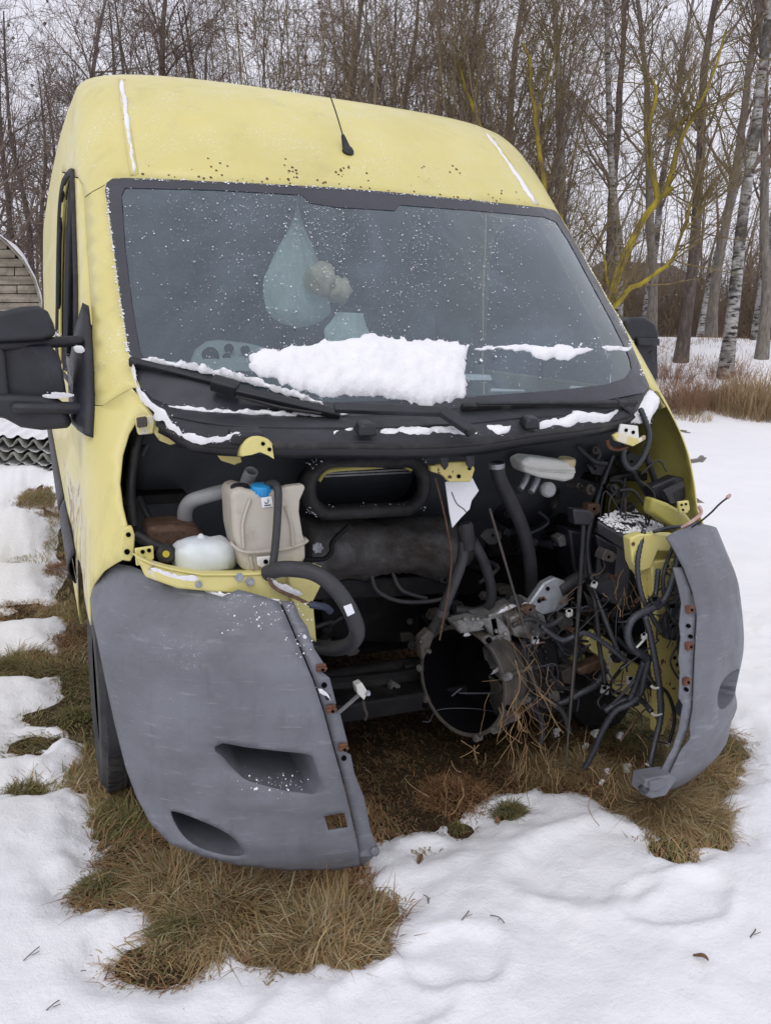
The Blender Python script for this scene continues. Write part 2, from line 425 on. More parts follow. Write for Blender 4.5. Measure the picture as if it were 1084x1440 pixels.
yellow('yellow'); yellow('yellow_roof',snow=.012); yellow('yellow_door',scrape=.165,dull=.2,flank=True); yellow('yellow_worn',scrape=.10,rusty=.03,dull=.25)
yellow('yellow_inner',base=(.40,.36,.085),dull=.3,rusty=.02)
yellow('yellow_rusty',base=(.60,.50,.16),scrape=.05,rusty=.11,dull=.4)
def bumper_mat():
    t=NT('bumper_grey'); base=(.152,.160,.184)
    c=t.ramp(t.noise(3,6,.62,stretch=(1,1,.5)),[(.3,tuple(x*.84 for x in base)),(.7,tuple(x*1.12 for x in base))])
    c=t.mix(t.ramp(t.noise(9,8,.7),[(.52,0.0),(.75,.5)]),c,(.165,.175,.21))
    # scuffs: long thin pale streaks
    s=t.ramp(t.noise(16,8,.7,stretch=(.5,.5,3.2)),[(.58,0),(.68,.65)]); c=t.mix(s,c,(.27,.275,.30))
    # fine frost grains settle in drifts
    g=t.ramp(t.noise(190,4,.7),[(.60,0),(.66,1)]); b=t.ramp(t.noise(4.2,6,.7),[(.56,0),(.70,1)]); nz=t.n('ShaderNodeNewGeometry')
    sp=t.n('ShaderNodeSeparateXYZ'); t.l(nz.outputs['Normal'],sp.inputs[0]); up=t.ramp(sp.outputs['Z'],[(.05,.15),(.45,1)])
    c=t.mix(t.math('MULTIPLY',t.math('MULTIPLY',g,b),up),c,(.78,.79,.83))
    # splashed mud low down, rain streaks
    c=t.mix(t.ramp(t.noise(30,9,.75,stretch=(1,1,.18)),[(.54,0),(.72,.45)]),c,(.075,.075,.082))
    c=t.mix(t.ramp(t.noise(2.1,6,.7,stretch=(1,1,1.6)),[(.42,0),(.64,.7)]),c,(.090,.092,.102))
    c=t.mix(t.ramp(t.noise(70,6,.8,stretch=(.15,.15,2.5)),[(.62,0),(.66,.65)]),c,(.31,.315,.335))
    rg=t.ramp(t.noise(20,5),[(.3,.42),(.7,.62)])
    n=t.bump(t.noise(420,2),.10,.001); n=t.bump(t.noise(4,4),.10,.015,n)
    M['bumper_grey']=t.done(t.bsdf(c,rg,0,n,.45))
bumper_mat()
def snow_mat():
    t=NT('snow')
    c=t.ramp(t.noise(2.2,6,.65),[(.3,(.90,.905,.94)),(.7,(.95,.95,.965))])
    c=t.mix(t.ramp(t.noise(26,8,.75),[(.66,0),(.80,.30)]),c,(.58,.54,.47))
    n=t.bump(t.noise(9,8,.75),.45,.03); n=t.bump(t.noise(60,6,.75),.5,.008,n)
    M['snow']=t.done(t.bsdf(c,.75,0,n,.25))
    t=NT('snow_clump'); c=t.ramp(t.noise(12,5),[(.3,(.84,.84,.87)),(.7,(.90,.90,.92))])
    n=t.bump(t.noise(60,5,.75),.6,.008); n=t.bump(t.noise(260,3,.7),.4,.002,n)
    M['snow_clump']=t.done(t.bsdf(c,.7,0,n,.25))
snow_mat()
def ground_mat():
    t=NT('turf_soil'); f=t.noise(7,8,.72)
    c=t.ramp(f,[(.25,(.025,.017,.010)),(.5,(.075,.052,.03)),(.75,(.14,.10,.055))])
    M['turf_soil']=t.done(t.bsdf(c,.95,0,t.bump(t.noise(60,6,.7),1.0,.02),.1))
ground_mat()
def glass_mat():
    # misted laminated glass: clear pane + mirror-like sheen + thin grimy film
    t=NT('windscreen_glass')
    tr=t.n('ShaderNodeBsdfTransparent'); tr.inputs[0].default_value=(.74,.82,.83,1)
    gl=t.n('ShaderNodeBsdfGlossy'); gl.inputs['Color'].default_value=(.92,.97,1,1); gl.inputs['Roughness'].default_value=.055
    t.l(t.bump(t.noise(1.3,2),.03,.05),gl.inputs['Normal'])
    fr=t.n('ShaderNodeFresnel'); fr.inputs['IOR'].default_value=1.62
    m1=t.n('ShaderNodeMixShader'); t.l(t.math('MULTIPLY',fr.outputs[0],1.45),m1.inputs[0]); t.l(tr.outputs[0],m1.inputs[1]); t.l(gl.outputs[0],m1.inputs[2])
    df=t.n('ShaderNodeBsdfDiffuse'); df.inputs[0].default_value=(.44,.60,.72,1)
    film=t.ramp(t.noise(2.6,8,.72,stretch=(1,1,.45),dist=.6),[(.30,.035),(.5,.085),(.74,.18)])
    m2=t.n('ShaderNodeMixShader'); t.l(film,m2.inputs[0]); t.l(m1.outputs[0],m2.inputs[1]); t.l(df.outputs[0],m2.inputs[2])
    M['glass']=t.done(m2.outputs[0])
    t=NT('side_glass'); tr=t.n('ShaderNodeBsdfTransparent'); tr.inputs[0].default_value=(.62,.68,.68,1)
    gl=t.n('ShaderNodeBsdfGlossy'); gl.inputs['Roughness'].default_value=.04
    fr=t.n('ShaderNodeFresnel'); fr.inputs['IOR'].default_value=1.55
    m1=t.n('ShaderNodeMixShader'); t.l(fr.outputs[0],m1.inputs[0]); t.l(tr.outputs[0],m1.inputs[1]); t.l(gl.outputs[0],m1.inputs[2])
    M['side_glass']=t.done(m1.outputs[0])
    t=NT('bag_film'); tr=t.n('ShaderNodeBsdfTransparent'); df=t.n('ShaderNodeBsdfDiffuse'); df.inputs[0].default_value=(.84,.95,.93,1)
    tl=t.n('ShaderNodeBsdfTranslucent'); tl.inputs[0].default_value=(.84,.95,.93,1); a=t.n('ShaderNodeMixShader'); a.inputs[0].default_value=.4; t.l(df.outputs[0],a.inputs[1]); t.l(tl.outputs[0],a.inputs[2])
    m=t.n('ShaderNodeMixShader'); t.l(t.ramp(t.noise(9,6,.7,stretch=(1,1,.35)),[(.35,.6),(.65,1.0)]),m.inputs[0]); t.l(tr.outputs[0],m.inputs[1]); t.l(a.outputs[0],m.inputs[2])
    M['bag_film']=t.done(m.outputs[0])
glass_mat()
mk('bread',(.70,.62,.46),.8,var=.3,nsc=12)
mk('frit',(.036,.038,.048),.30,var=.2,bst=.05)
# ------------------------------------------------------------------ ground, snow, grass
def HT(x,y):
    """terrain height"""
    dx=x-CC[0]; dy=y-CC[1]; r=np.hypot(dx,dy); az=np.degrees(np.arctan2(dx,dy))      # bearing from the camera
    right=sstep(8,40,az)
    h=sstep(13,27,r)*(1.75*right+.5*(1-right))+sstep(30,90,r)*(1.6)
    return h+.05*vfbm(x*.35+5,y*.35,3)*sstep(2,6,r)+.30*vfbm(x*.12,y*.12,2)*sstep(10,25,r)
def GZ(x,y): return HT(x,y)+.012*vfbm(x*4,y*4,3)
def gat(px,py):
    """where the line of sight through a picture point meets the terrain"""
    v=ray(px,py); t=np.geomspace(.5,120,900); P=CC[None]+v[None]*t[:,None]; k=P[:,2]-HT(P[:,0],P[:,1]); h=np.nonzero(k<=0)[0]
    if not len(h): return P[-1]
    i=max(h[0],1); a=k[i-1]/(k[i-1]-k[i]+1e-12); return P[i-1]+(P[i]-P[i-1])*a
BARE=[(78,640),(72,690),(66,740),(72,800),(84,850),(78,905),(90,950),(84,1000),(98,1050),(118,1100),(146,1135),(140,1175),(158,1225),(215,1262),(275,1312),(330,1322),(400,1348),(470,1362),(520,1340),(518,1300),(480,1270),(500,1240),(540,1195),(600,1170),(680,1130),(758,1102),(830,1122),(900,1168),(930,1190),(1020,1186),(1000,1150),(1045,1105),(1036,1055),(985,1000)]
BARE_W=[tuple(at(x,y,z=0)[:2]) for x,y in BARE]+[(1.25,.9),(1.15,5.2),(-1.35,5.6)]
SPOTS=[(150,1258,.05),(236,1356,.055),(715,1150,.055),(646,1168,.025),(588,1204,.025),(28,1120,.06),(72,935,.15),(62,860,.15),(52,785,.14),(40,925,.08),(85,720,.16),(30,850,.08),(525,1288,.05),(50,1062,.04),(780,1110,.03),(825,1290,.0),(985,1338,.0),(690,880,0),(80,1005,.12),(60,1045,.08)]
SPW=[(*at(x,y,z=0)[:2],r) for x,y,r in SPOTS if r>0]
def snow_h(x,y):
    sd=np.where(pip(BARE_W,x,y),-1,1)*pdist(BARE_W,x,y)
    for a,b,r in SPW: sd=np.minimum(sd,np.hypot((x-a)*.8,(y-b)*1.3)-r)
    edge=sd+.02+.08*vfbm(x*5.5,y*5.5,5)+.05*vfbm(x*1.7+3,y*1.7,2)+.035*vfbm(x*24,y*24,3)
    h=-.022+.072*sstep(-.06,.17,edge)
    und=.022*vfbm(x*1.1,y*1.1,4)+.016*vfbm(x*5,y*5,4)+.007*vfbm(x*21,y*21,3)
    for px,py,rx,ry,dp in ((850,1225,.30,.16,.020),(640,1370,.14,.10,.016),(560,1430,.16,.1,.014),(950,1280,.16,.10,.018),(300,1420,.15,.1,.012),(990,680,.25,.2,.03),(200,1330,.12,.07,.012)):
        c=at(px,py,z=0); q=np.hypot((x-c[0])/rx,(y-c[1])/ry)+.25*vfbm(x*5,y*5,3); und=und-dp*(1-sstep(.75,1.05,q))+dp*.45*np.exp(-((q-1.15)/.13)**2)
    return h+und*sstep(-.02,.12,edge)
def axis(lo,hi,step,far0,far1,g):
    c=list(np.arange(lo,hi,step)); s=step; p=c[-1]
    while p<far1: s*=g; p+=s; c.append(p)
    s=step; p=c[0]; out=[]
    while p>far0: s*=g; p-=s; out.append(p)
    return np.array(out[::-1]+c)
XS=axis(-2.7,2.3,.017,-140,140,1.075); YS=axis(-1.25,1.5,.017,-8,190,1.07)
gx,gy=np.meshgrid(XS,YS); nx,ny=len(XS),len(YS)
ii=np.arange(nx*ny).reshape(ny,nx); FQ=np.stack([ii[:-1,:-1],ii[:-1,1:],ii[1:,1:],ii[1:,:-1]],-1).reshape(-1,4)
hz=HT(gx,gy); sn=snow_h(gx,gy)
tag(fastmesh('snow_cover',np.stack([gx,gy,hz+sn],-1).reshape(-1,3),FQ,M['snow'],smooth=True),'trodden white snow lying over the whole yard','snow',kind='structure')
X2=axis(-3,3,.06,-140,140,1.12); Y2=axis(-1.25,3,.06,-8,190,1.12); ax_,ay_=np.meshgrid(X2,Y2); i2=np.arange(len(X2)*len(Y2)).reshape(len(Y2),len(X2))
gz=HT(ax_,ay_)+.012*vfbm(ax_*4,ay_*4,3)-.02*sstep(2.5,4,np.hypot(ax_,ay_))
tag(fastmesh('ground',np.stack([ax_,ay_,gz],-1).reshape(-1,3),np.stack([i2[:-1,:-1],i2[:-1,1:],i2[1:,1:],i2[1:,:-1]],-1).reshape(-1,4),M['turf_soil'],smooth=True),kind='structure')
def grass_mat(name,cols,nsc=2.2):
    t=NT(name); g=t.n('ShaderNodeNewGeometry').outputs['Random Per Island']; a=t.ramp(g,[(i/(len(cols)-1),c) for i,c in enumerate(cols)])
    f=t.ramp(t.noise(nsc,4,.6),[(.3,.62),(.7,1.25)]); c=t.mix(1.0,a,f,'MULTIPLY')
    b=t.bsdf(c,.8,0,None,.15); tl=t.n('ShaderNodeBsdfTranslucent'); t.l(c,tl.inputs[0]); m=t.n('ShaderNodeMixShader'); m.inputs[0].default_value=.22; t.l(b,m.inputs[1]); t.l(tl.outputs[0],m.inputs[2])
    M[name]=t.done(m.outputs[0]); return M[name]
STRAW=[(0.384,0.247,0.123),(0.530,0.410,0.222),(0.257,0.151,0.072),(0.530,0.498,0.321),(0.462,0.301,0.148),(0.218,0.193,0.086)]
grass_mat('grass_straw',STRAW); grass_mat('grass_brown',[(0.257,0.132,0.069),(0.423,0.241,0.123),(0.179,0.096,0.052),(0.513,0.325,0.172),(0.321,0.157,0.076)]); grass_mat('grass_green',[(0.116,0.132,0.049),(0.205,0.211,0.086),(0.334,0.277,0.136),(0.167,0.180,0.069),(0.436,0.314,0.161)])
def blades(P,L,lean,az,w,rs,curl=.6):
    """bent three-joint blades; P base points (n,3)"""
    n=len(P); d=np.stack([np.cos(az),np.sin(az),np.zeros(n)],1); s=np.stack([-np.sin(az),np.cos(az),np.zeros(n)],1)*w[:,None]
    up=np.array([0,0,1.])
    a1=lean*.8; a2=np.minimum(lean+curl*rs.rand(n),1.9)
    m=P+(d*np.sin(a1)[:,None]+up*np.cos(a1)[:,None])*(L*.5)[:,None]; t=m+(d*np.sin(a2)[:,None]+up*np.cos(a2)[:,None])*(L*.5)[:,None]
    m[:,2]=np.maximum(m[:,2],P[:,2]+.006+.016*rs.rand(n)); t[:,2]=np.maximum(t[:,2],P[:,2]+.004+.012*rs.rand(n))
    V=np.stack([P-s,P+s,m-s*.8,m+s*.8,t],1).reshape(-1,3); b=np.arange(n)[:,None]*5
    F=np.concatenate([b+np.array([0,1,3]),b+np.array([0,3,2]),b+np.array([2,3,4])])
    return V,F
rs=np.random.RandomState(4)
def scatter(n,x0,x1,y0,y1,cond):
    x=rs.uniform(x0,x1,n); y=rs.uniform(y0,y1,n); k=cond(x,y); x=x[k];y=y[k]; return np.stack([x,y,GZ(x,y)-.003],1)
bare=lambda x,y:(snow_h(x,y)<.016)
PG=scatter(340000,-2.5,1.7,-1.2,2.2,bare); PG=np.concatenate([PG,scatter(90000,-2.6,-.9,2.2,6.5,bare)])
q=vfbm(PG[:,0]*2.3,PG[:,1]*2.3,3); q2=vfbm(PG[:,0]*1.3+40,PG[:,1]*1.3,3)
under=(PG[:,0]>-.75)&(PG[:,0]<.85)&(PG[:,1]>.05)
keep=rs.rand(len(PG))<np.where(under&(PG[:,1]>.6),.40,.92)*np.clip(.70+q*1.2,.25,1); PG,q,q2,under=PG[keep],q[keep],q2[keep],under[keep]
midx=(PG[:,0]>-.45)&(PG[:,0]<.5)&(PG[:,1]>-.7)
n=len(PG); L=rs.gamma(5,.0105,n)*np.where(under,.75,1.15)*np.clip(1.05+q,.4,1.8)*np.where(midx,.95,1); lean=np.clip(rs.normal(1.42,.25,n),.5,1.66); az=q2*9+rs.normal(0,.75,n)+1.2; w=rs.uniform(.0008,.0021,n)*np.where(midx,1.1,1)
kind=np.where(rs.rand(n)<np.clip(.50+q2*1.6,.10,.8)*np.where(midx|under,.25,1),2,np.where(rs.rand(n)<np.where(under|midx,.8,.5),1,0))
for k,(nm,mt,lb) in enumerate((('straw_grass','grass_straw','long pale straw grass flattened around the bumper corners'),('brown_grass','grass_brown','short reddish brown dead grass under the open engine bay'),('green_grass','grass_green','green grass blades growing among the dead straw'))):
    s=kind==k; V,F=blades(PG[s],L[s],lean[s],az[s],w[s],rs); tag(fastmesh(nm,V,F,M[mt]),lb,'grass',kind='stuff')
# fuller tussocks, each its own clump
def tussock(px,py,rad,ln,cnt,mt,lab,outward=1.25,grp=None):
    c=np.array(gat(px,py)); r=rad*np.sqrt(rs.rand(cnt)); a=rs.uniform(0,6.283,cnt); x=c[0]+r*np.cos(a); y=c[1]+r*np.sin(a); P=np.stack([x,y,GZ(x,y)-.003+np.maximum(0,.03*(1-r/rad))],1)
    V,F=blades(P,rs.gamma(6,ln*.52/6,cnt),np.clip(rs.normal(outward,.3,cnt)*(.9+.5*r/rad),.3,1.8),np.where(rs.rand(cnt)<.55,a+rs.normal(0,.8,cnt),vfbm(x*3,y*3,2)*8+rs.normal(0,.5,cnt)),rs.uniform(.0009,.0022,cnt),rs)
    V=V-c; o=fastmesh('grass_tussock',V,F,M[mt]); o.location=c; tag(o,lab,'grass tussock',grp)
TS=[(930,1135,.13,.19,2600,'grass_straw','big straw tussock spreading below the right bumper corner'),(985,1090,.12,.16,1900,'grass_straw','straw tussock behind the right bumper corner, half in shade'),(1005,1050,.07,.12,700,'grass_green','small dark tussock tight against the right bumper corner side'),
 (715,1148,.05,.07,500,'grass_green','round green tuft alone in the snow before the gearbox'),(455,1325,.14,.17,2600,'grass_straw','straw and green tussock at the lowest tip of bare ground'),(330,1285,.16,.17,2600,'grass_straw','wide flattened tussock below the left bumper corner'),(250,1245,.12,.15,1500,'grass_straw','dry tussock below the fog lamp pocket'),
 (140,1250,.05,.08,420,'grass_green','green tuft at the snow edge left of the bumper'),(225,1345,.035,.05,160,'grass_straw','small straw tuft poking out of snow below the bumper'),(250,1310,.07,.10,600,'grass_green','green tuft at snow edge under the fog lamp pocket'),(540,1402,.010,.04,40,'grass_brown','lone thin brown tuft near the bottom edge'),(645,1168,.02,.04,120,'grass_green','tiny green sprig between bumper and round green tuft'),
 (185,1150,.09,.12,900,'grass_green','green brown tussock in front of the tyre'),(140,1105,.06,.10,450,'grass_straw','straw tussock beside the tyre'),(30,1118,.07,.07,420,'grass_green','flat green tuft at the left edge of the picture'),(108,1010,.07,.09,500,'grass_green','green tuft beside the van flank below the fender'),(100,800,.15,.11,900,'grass_brown','brown tuft beside the van flank under the mirror'),(70,700,.16,.10,600,'grass_green','green tuft near the corrugated sheets'),
 (640,1120,.12,.08,900,'grass_brown','matted brown grass at the snow edge before the gearbox'),(820,1085,.10,.12,1000,'grass_straw','straw clump under the hanging wiring loom'),(760,1085,.07,.13,700,'grass_straw','upright straw clump under the gearbox'),(38,1245,.03,.04,90,'grass_straw','tiny straw tuft in snow at left edge'),(75,905,.10,.08,500,'grass_brown','brown tuft in snow gap beside the van flank'),(1000,1160,.08,.14,800,'grass_straw','straw fringe lying on snow right of the big tussock')]
for t in TS: tussock(*t,grp='grass tussocks')
# ------------------------------------------------------------------ trees
def strands(Ps,Rs,sides):
    """Ps (m,n,3) polylines, Rs (m,n) radii -> joined tubes"""
    m,n,_=Ps.shape; T=np.gradient(Ps,axis=1); T/=np.linalg.norm(T,axis=2,keepdims=True)+1e-9
    ref=np.where(np.abs(T[:,:1,2:3])<.9,np.array([0,0,1.]),np.array([1.,0,0])); N=np.cross(T,np.broadcast_to(ref,T.shape)); N/=np.linalg.norm(N,axis=2,keepdims=True)+1e-9; B=np.cross(T,N)
    a=2*math.pi*np.arange(sides)/sides; V=Ps[:,:,None,:]+(N[:,:,None,:]*np.cos(a)[None,None,:,None]+B[:,:,None,:]*np.sin(a)[None,None,:,None])*Rs[:,:,None,None]
    idx=np.arange(m*n*sides).reshape(m,n,sides); nx_=np.roll(idx,-1,2)
    F=np.stack([idx[:,:-1],nx_[:,:-1],nx_[:,1:],idx[:,1:]],-1).reshape(-1,4); return V.reshape(-1,3),F
def grow(rs,P0,D0,L,R,n,wob,up,taper=.25):
    """grow polylines from base points"""
    m=len(P0); P=np.zeros((m,n,3)); P[:,0]=P0; D=D0/np.linalg.norm(D0,axis=1,keepdims=True); st=(L/(n-1))[:,None]
    for i in range(1,n):
        D=D+rs.normal(0,wob,(m,3))+np.array([0,0,up]); D/=np.linalg.norm(D,axis=1,keepdims=True); P[:,i]=P[:,i-1]+D*st
    return P,R[:,None]*np.linspace(1,taper,n)[None,:]
def spawn(rs,P,R,k,f0,f1,ang,spread=.25):
    """child bases along parents"""
    m,n,_=P.shape; par=np.repeat(np.arange(m),k); f=rs.uniform(f0,f1,len(par))*(n-1); i=np.minimum(f.astype(int),n-2); t=(f-i)[:,None]
    A=P[par,i]; Bp=P[par,i+1]; base=A*(1-t)+Bp*t; d=Bp-A; d/=np.linalg.norm(d,axis=1,keepdims=True)+1e-9
    rnd=rs.normal(0,1,(len(par),3)); rnd-=d*(rnd*d).sum(1,keepdims=True); rnd/=np.linalg.norm(rnd,axis=1,keepdims=True)+1e-9
    a=rs.normal(ang,spread,len(par))[:,None]; return base,d*np.cos(a)+rnd*np.sin(a),R[par,i],f/(n-1),par
def bark(name,cols,sc=14,stretch=(1,1,.25)):
    t=NT(name); f=t.noise(sc,6,.65,stretch=stretch); c=t.ramp(f,[(.3,cols[0]),(.52,cols[1]),(.72,cols[2])]); M[name]=t.done(t.bsdf(c,.9,0,t.bump(f,.8,.03),.1)); return M[name]
bark('bark_dark',[(0.052,0.043,0.039),(0.124,0.101,0.088),(0.202,0.169,0.150)]); bark('bark_grey',[(0.104,0.091,0.081),(0.208,0.185,0.159),(0.312,0.286,0.254)]); bark('bark_olive',[(0.098,0.075,0.039),(0.195,0.153,0.078),(0.299,0.240,0.124)])
bark('bark_lichen',[(.11,.088,.05),(.28,.22,.04),(.46,.37,.045)],5,(1,1,.5)); bark('twig_red',[(.12,.092,.078),(.19,.145,.122),(.26,.205,.175)]); bark('twig_brown',[(0.124,0.094,0.068),(0.208,0.159,0.114),(0.299,0.234,0.169)]); bark('twig_rust',[(.20,.115,.07),(.32,.20,.125),(.42,.28,.18)])
def birch_bark():
    t=NT('bark_birch'); w=t.noise(5,5,.6,stretch=(1,1,3.2)); c=t.ramp(w,[(.40,(.035,.03,.028)),(.47,(.30,.29,.275)),(.7,(.50,.485,.47))])
    d=t.ramp(t.noise(1.4,4,.6,stretch=(1,1,.8)),[(.45,0),(.60,1)]); c=t.mix(d,c,(.07,.06,.052)); M['bark_birch']=t.done(t.bsdf(c,.8,0,None,.2))
birch_bark()
def tree_data(seed,H,r0,stems=1,fan=.0,n1=22,L1=.30,ang=.8,up1=.05,n2=7,n3=6,f0=.25,wob=.05,tw=.0045,droop=0.0,Lt=.5):
    rs=np.random.RandomState(seed); base=np.zeros((stems,3)); a=rs.uniform(0,6.28,stems); fa=np.abs(rs.normal(fan,fan*.4+1e-6,stems)); base[:,:2]=rs.normal(0,.10*(stems>1),(stems,2))
    D=np.stack([np.cos(a)*np.sin(fa),np.sin(a)*np.sin(fa),np.cos(fa)],1)
    T,TR=grow(rs,base,D,H*rs.uniform(.8 if stems>1 else 1,1.0,stems),r0*rs.uniform(.6 if stems>1 else 1,1,stems),14,wob,.03,.14); T[:,0,2]-=.15; TR[:,0]*=1.35
    b,d,r,f,_=spawn(rs,T,TR,n1,f0,.98,ang); B1,R1=grow(rs,b,d,H*L1*(1.15-f*.75)*rs.uniform(.6,1.25,len(b)),np.minimum(r*.45,.045)*rs.uniform(.6,1,len(b)),8,.11,up1,.25)
    b,d,r,f,_=spawn(rs,B1,R1,n2,.15,1.0,.75); B2,R2=grow(rs,b,d,H*L1*.42*(1.1-f*.6)*rs.uniform(.5,1.3,len(b)),np.maximum(r*.55,.0045),5,.14,up1*.7-droop,.4)
    b,d,r,f,_=spawn(rs,B2,R2,n3,.1,1.0,.7); B3,R3=grow(rs,b,d,Lt*rs.uniform(.4,1.2,len(b)),np.full(len(b),tw),4,.16,.02-droop*1.6,.5)
    tv,tf=strands(T,TR,9); l=[strands(B1,R1,5),strands(B2,R2,3),strands(B3,R3,3)]; V=[];F=[];o=0
    for v,f_ in l: V.append(v); F.append(f_+o); o+=len(v)
    return (tv,tf),(np.concatenate(V),np.concatenate(F)),np.concatenate([B2[:,-1],B3[:,-1]])
_tm={}
def proto(key,tm,cm,cl=0,**kw):
    (tv,tf),(cv,cf),tips=tree_data(**kw)
    if cl:                                           # dark catkin / seed clusters hanging at some tips
        r=np.random.RandomState(kw['seed']+9); s=tips[r.choice(len(tips),cl)]; c=r.uniform(.012,.038,cl); oc=np.array([(1,0,0),(-1,0,0),(0,1,0),(0,-1,0),(0,0,1.3),(0,0,-1.6)]); f=np.array([(0,2,4,4),(2,1,4,4),(1,3,4,4),(3,0,4,4),(2,0,5,5),(1,2,5,5),(3,1,5,5),(0,3,5,5)])
        vv=(s[:,None,:]+oc[None]*c[:,None,None]*r.uniform(.6,1.4,(cl,6,1))).reshape(-1,3); ff=(f[None]+np.arange(cl)[:,None,None]*6).reshape(-1,4)+len(cv); ff=ff.copy(); ff[:,3]=ff[:,2]
        cvv=np.concatenate([cv,vv]); tri=ff[:,:3]; q=np.concatenate([cf[:,[0,1,2]],cf[:,[0,2,3]],tri]); cv,cf=cvv,q
    a=fastmesh('trunk',tv,tf,M[tm],smooth=True); b=fastmesh('crown',cv,cf,M[cm]); _tm[key]=(a.data,b.data); bpy.data.objects.remove(a); bpy.data.objects.remove(b)
proto('alder',"bark_dark","twig_red",60,seed=3,H=9,r0=.13,n1=30,L1=.30,ang=.85,n2=8,n3=7,f0=.2); proto('alder2',"bark_dark","twig_red",60,seed=8,H=9,r0=.12,stems=2,fan=.12,n1=20,L1=.28,ang=.8,n2=8,n3=7,f0=.2)
proto('scrub',"bark_olive","twig_brown",30,seed=12,H=8,r0=.042,stems=8,fan=.20,n1=8,L1=.26,ang=.5,up1=.10,n2=5,n3=5,f0=.2,wob=.06); proto('scrub2',"bark_grey","twig_brown",30,seed=17,H=8.5,r0=.046,stems=6,fan=.16,n1=9,L1=.24,ang=.5,up1=.09,n2=5,n3=5,f0=.2,wob=.06)
proto('tall',"bark_dark","twig_brown",70,seed=23,H=12,r0=.15,n1=26,L1=.24,ang=.75,n2=7,n3=6,f0=.25,wob=.05); proto('tall2',"bark_grey","twig_brown",70,seed=29,H=12,r0=.14,n1=26,L1=.22,ang=.65,up1=.08,n2=7,n3=6,f0=.3,wob=.06)
proto('birch',"bark_birch","twig_red",20,seed=31,H=13,r0=.15,n1=24,L1=.20,ang=.65,n2=7,n3=6,f0=.30,wob=.030,droop=.05); proto('birch2',"bark_birch","twig_red",20,seed=37,H=13,r0=.13,n1=22,L1=.19,ang=.6,n2=7,n3=6,f0=.35,wob=.035,droop=.05)
def tree(name,key,px,dist,sc,rot,label,group=None,lean=0.0):
    v=ray(px,470); v=v/np.hypot(v[0],v[1]); x,y=CC[0]+v[0]*dist,CC[1]+v[1]*dist
    o=empty(name,(x,y,float(HT(np.array(x),np.array(y))))); o.rotation_euler=(0,lean,rot); o.scale=(sc,sc,sc)
    for nm,me in zip(('trunk','crown'),_tm[key]):
        c=bpy.data.objects.new(nm,me); COL.objects.link(c); c.parent=o
    return tag(o,label,'tree',group)
ORD=['first','second','third','fourth','fifth','sixth','seventh','eighth','ninth','tenth','eleventh','twelfth','thirteenth']
rg=random.Random(8); na=[0,0]
for px,d,k,s in ((-40,17,'alder',1.0),(35,20,'alder2',.95),(105,17,'alder',.92),(175,21,'alder2',1.0),(235,18,'alder',1.05),(300,20,'alder2',1.0),(-5,26,'alder',1.05),(80,28,'alder2',1.1),(150,27,'alder',1.0),(215,29,'alder',1.1),(280,27,'alder2',1.15)):
    row=int(d>23); na[row]+=1; tree('alder_tree',k,px,d*1.0,s*rg.uniform(.94,1.06),rg.uniform(0,6.28),'bare reddish fine-twigged tree, %s from the left edge in the %s row'%(ORD[na[row]-1],('nearer','farther')[row]),'bare trees behind the van roof on the left')
na=[0,0]
for px,d,k,s in ((345,17,'scrub',1.1),(390,19,'scrub2',1.15),(430,16,'scrub',1.05),(470,18,'scrub2',1.1),(505,16,'scrub',1.15),(545,18,'scrub2',1.2),(585,16,'scrub',1.1),(620,19,'scrub2',1.2),(655,16.5,'scrub',1.15),(690,18,'scrub2',1.1),(725,16,'scrub',1.0),(770,18,'scrub2',1.05),(365,24,'scrub2',1.3),(530,24,'scrub2',1.35),(605,25,'scrub',1.35),(675,25,'scrub2',1.35),(750,26,'scrub',1.3)):
    row=int(d>23); na[row]+=1; tree('scrub_tree',k,px,d,s*rg.uniform(.94,1.06),rg.uniform(0,6.28),'many-stemmed brown scrub behind the roof, %s from the left in the %s row'%(ORD[na[row]-1],('nearer','farther')[row]),'scrub trees behind the roof')
for px,d,k,s,rt,lb in ((700,22,'tall',1.0,.4,'dark straight bare trunk rising just right of the roof end'),(790,23,'tall2',1.05,2.1,'grey bare tree left of the yellow lichen tree'),(845,25,'tall',1.05,4.0,'dark bare tree standing between two birches'),(915,26,'tall2',1.1,1.0,'grey bare tree right of the lichen tree fork'),(960,21,'tall',1.0,5.2,'thick dark trunk just left of the rightmost white birch'),(1000,27,'tall2',1.15,3.0,'grey bare tree behind the rightmost white birch'),(1075,22,'tall2',1.0,.8,'grey bare tree at the right edge of the picture'),(1130,25,'tall',1.1,2.6,'dark bare tree cut by the right edge'),(640,27,'tall',1.1,1.4,'tall dark bare tree above the roof crest right of the antenna'),(480,28,'tall2',1.15,3.4,'tall grey bare tree behind the antenna'),(560,29,'tall',1.1,.2,'tall dark bare tree behind the scrub, right of the antenna')):
    tree('bare_tree',k,px,d,s,rt,lb)
for px,d,k,s,rt,lb in ((1026,19.5,'birch',1.0,3.6,'white birch with mottled trunk nearest the right edge'),(868,23,'birch2',1.0,2.2,'white birch left of the yellow lichen tree top'),(1064,26,'birch2',1.05,4.1,'pale birch behind, at the far right'),(905,30,'birch',1.0,1.2,'thin distant birch behind the lichen tree'),(985,32,'birch2',1.05,5.5,'faint distant birch between the thick dark trunk and the white birch')):
    tree('birch_tree',k,px,d,s,rt,lb)
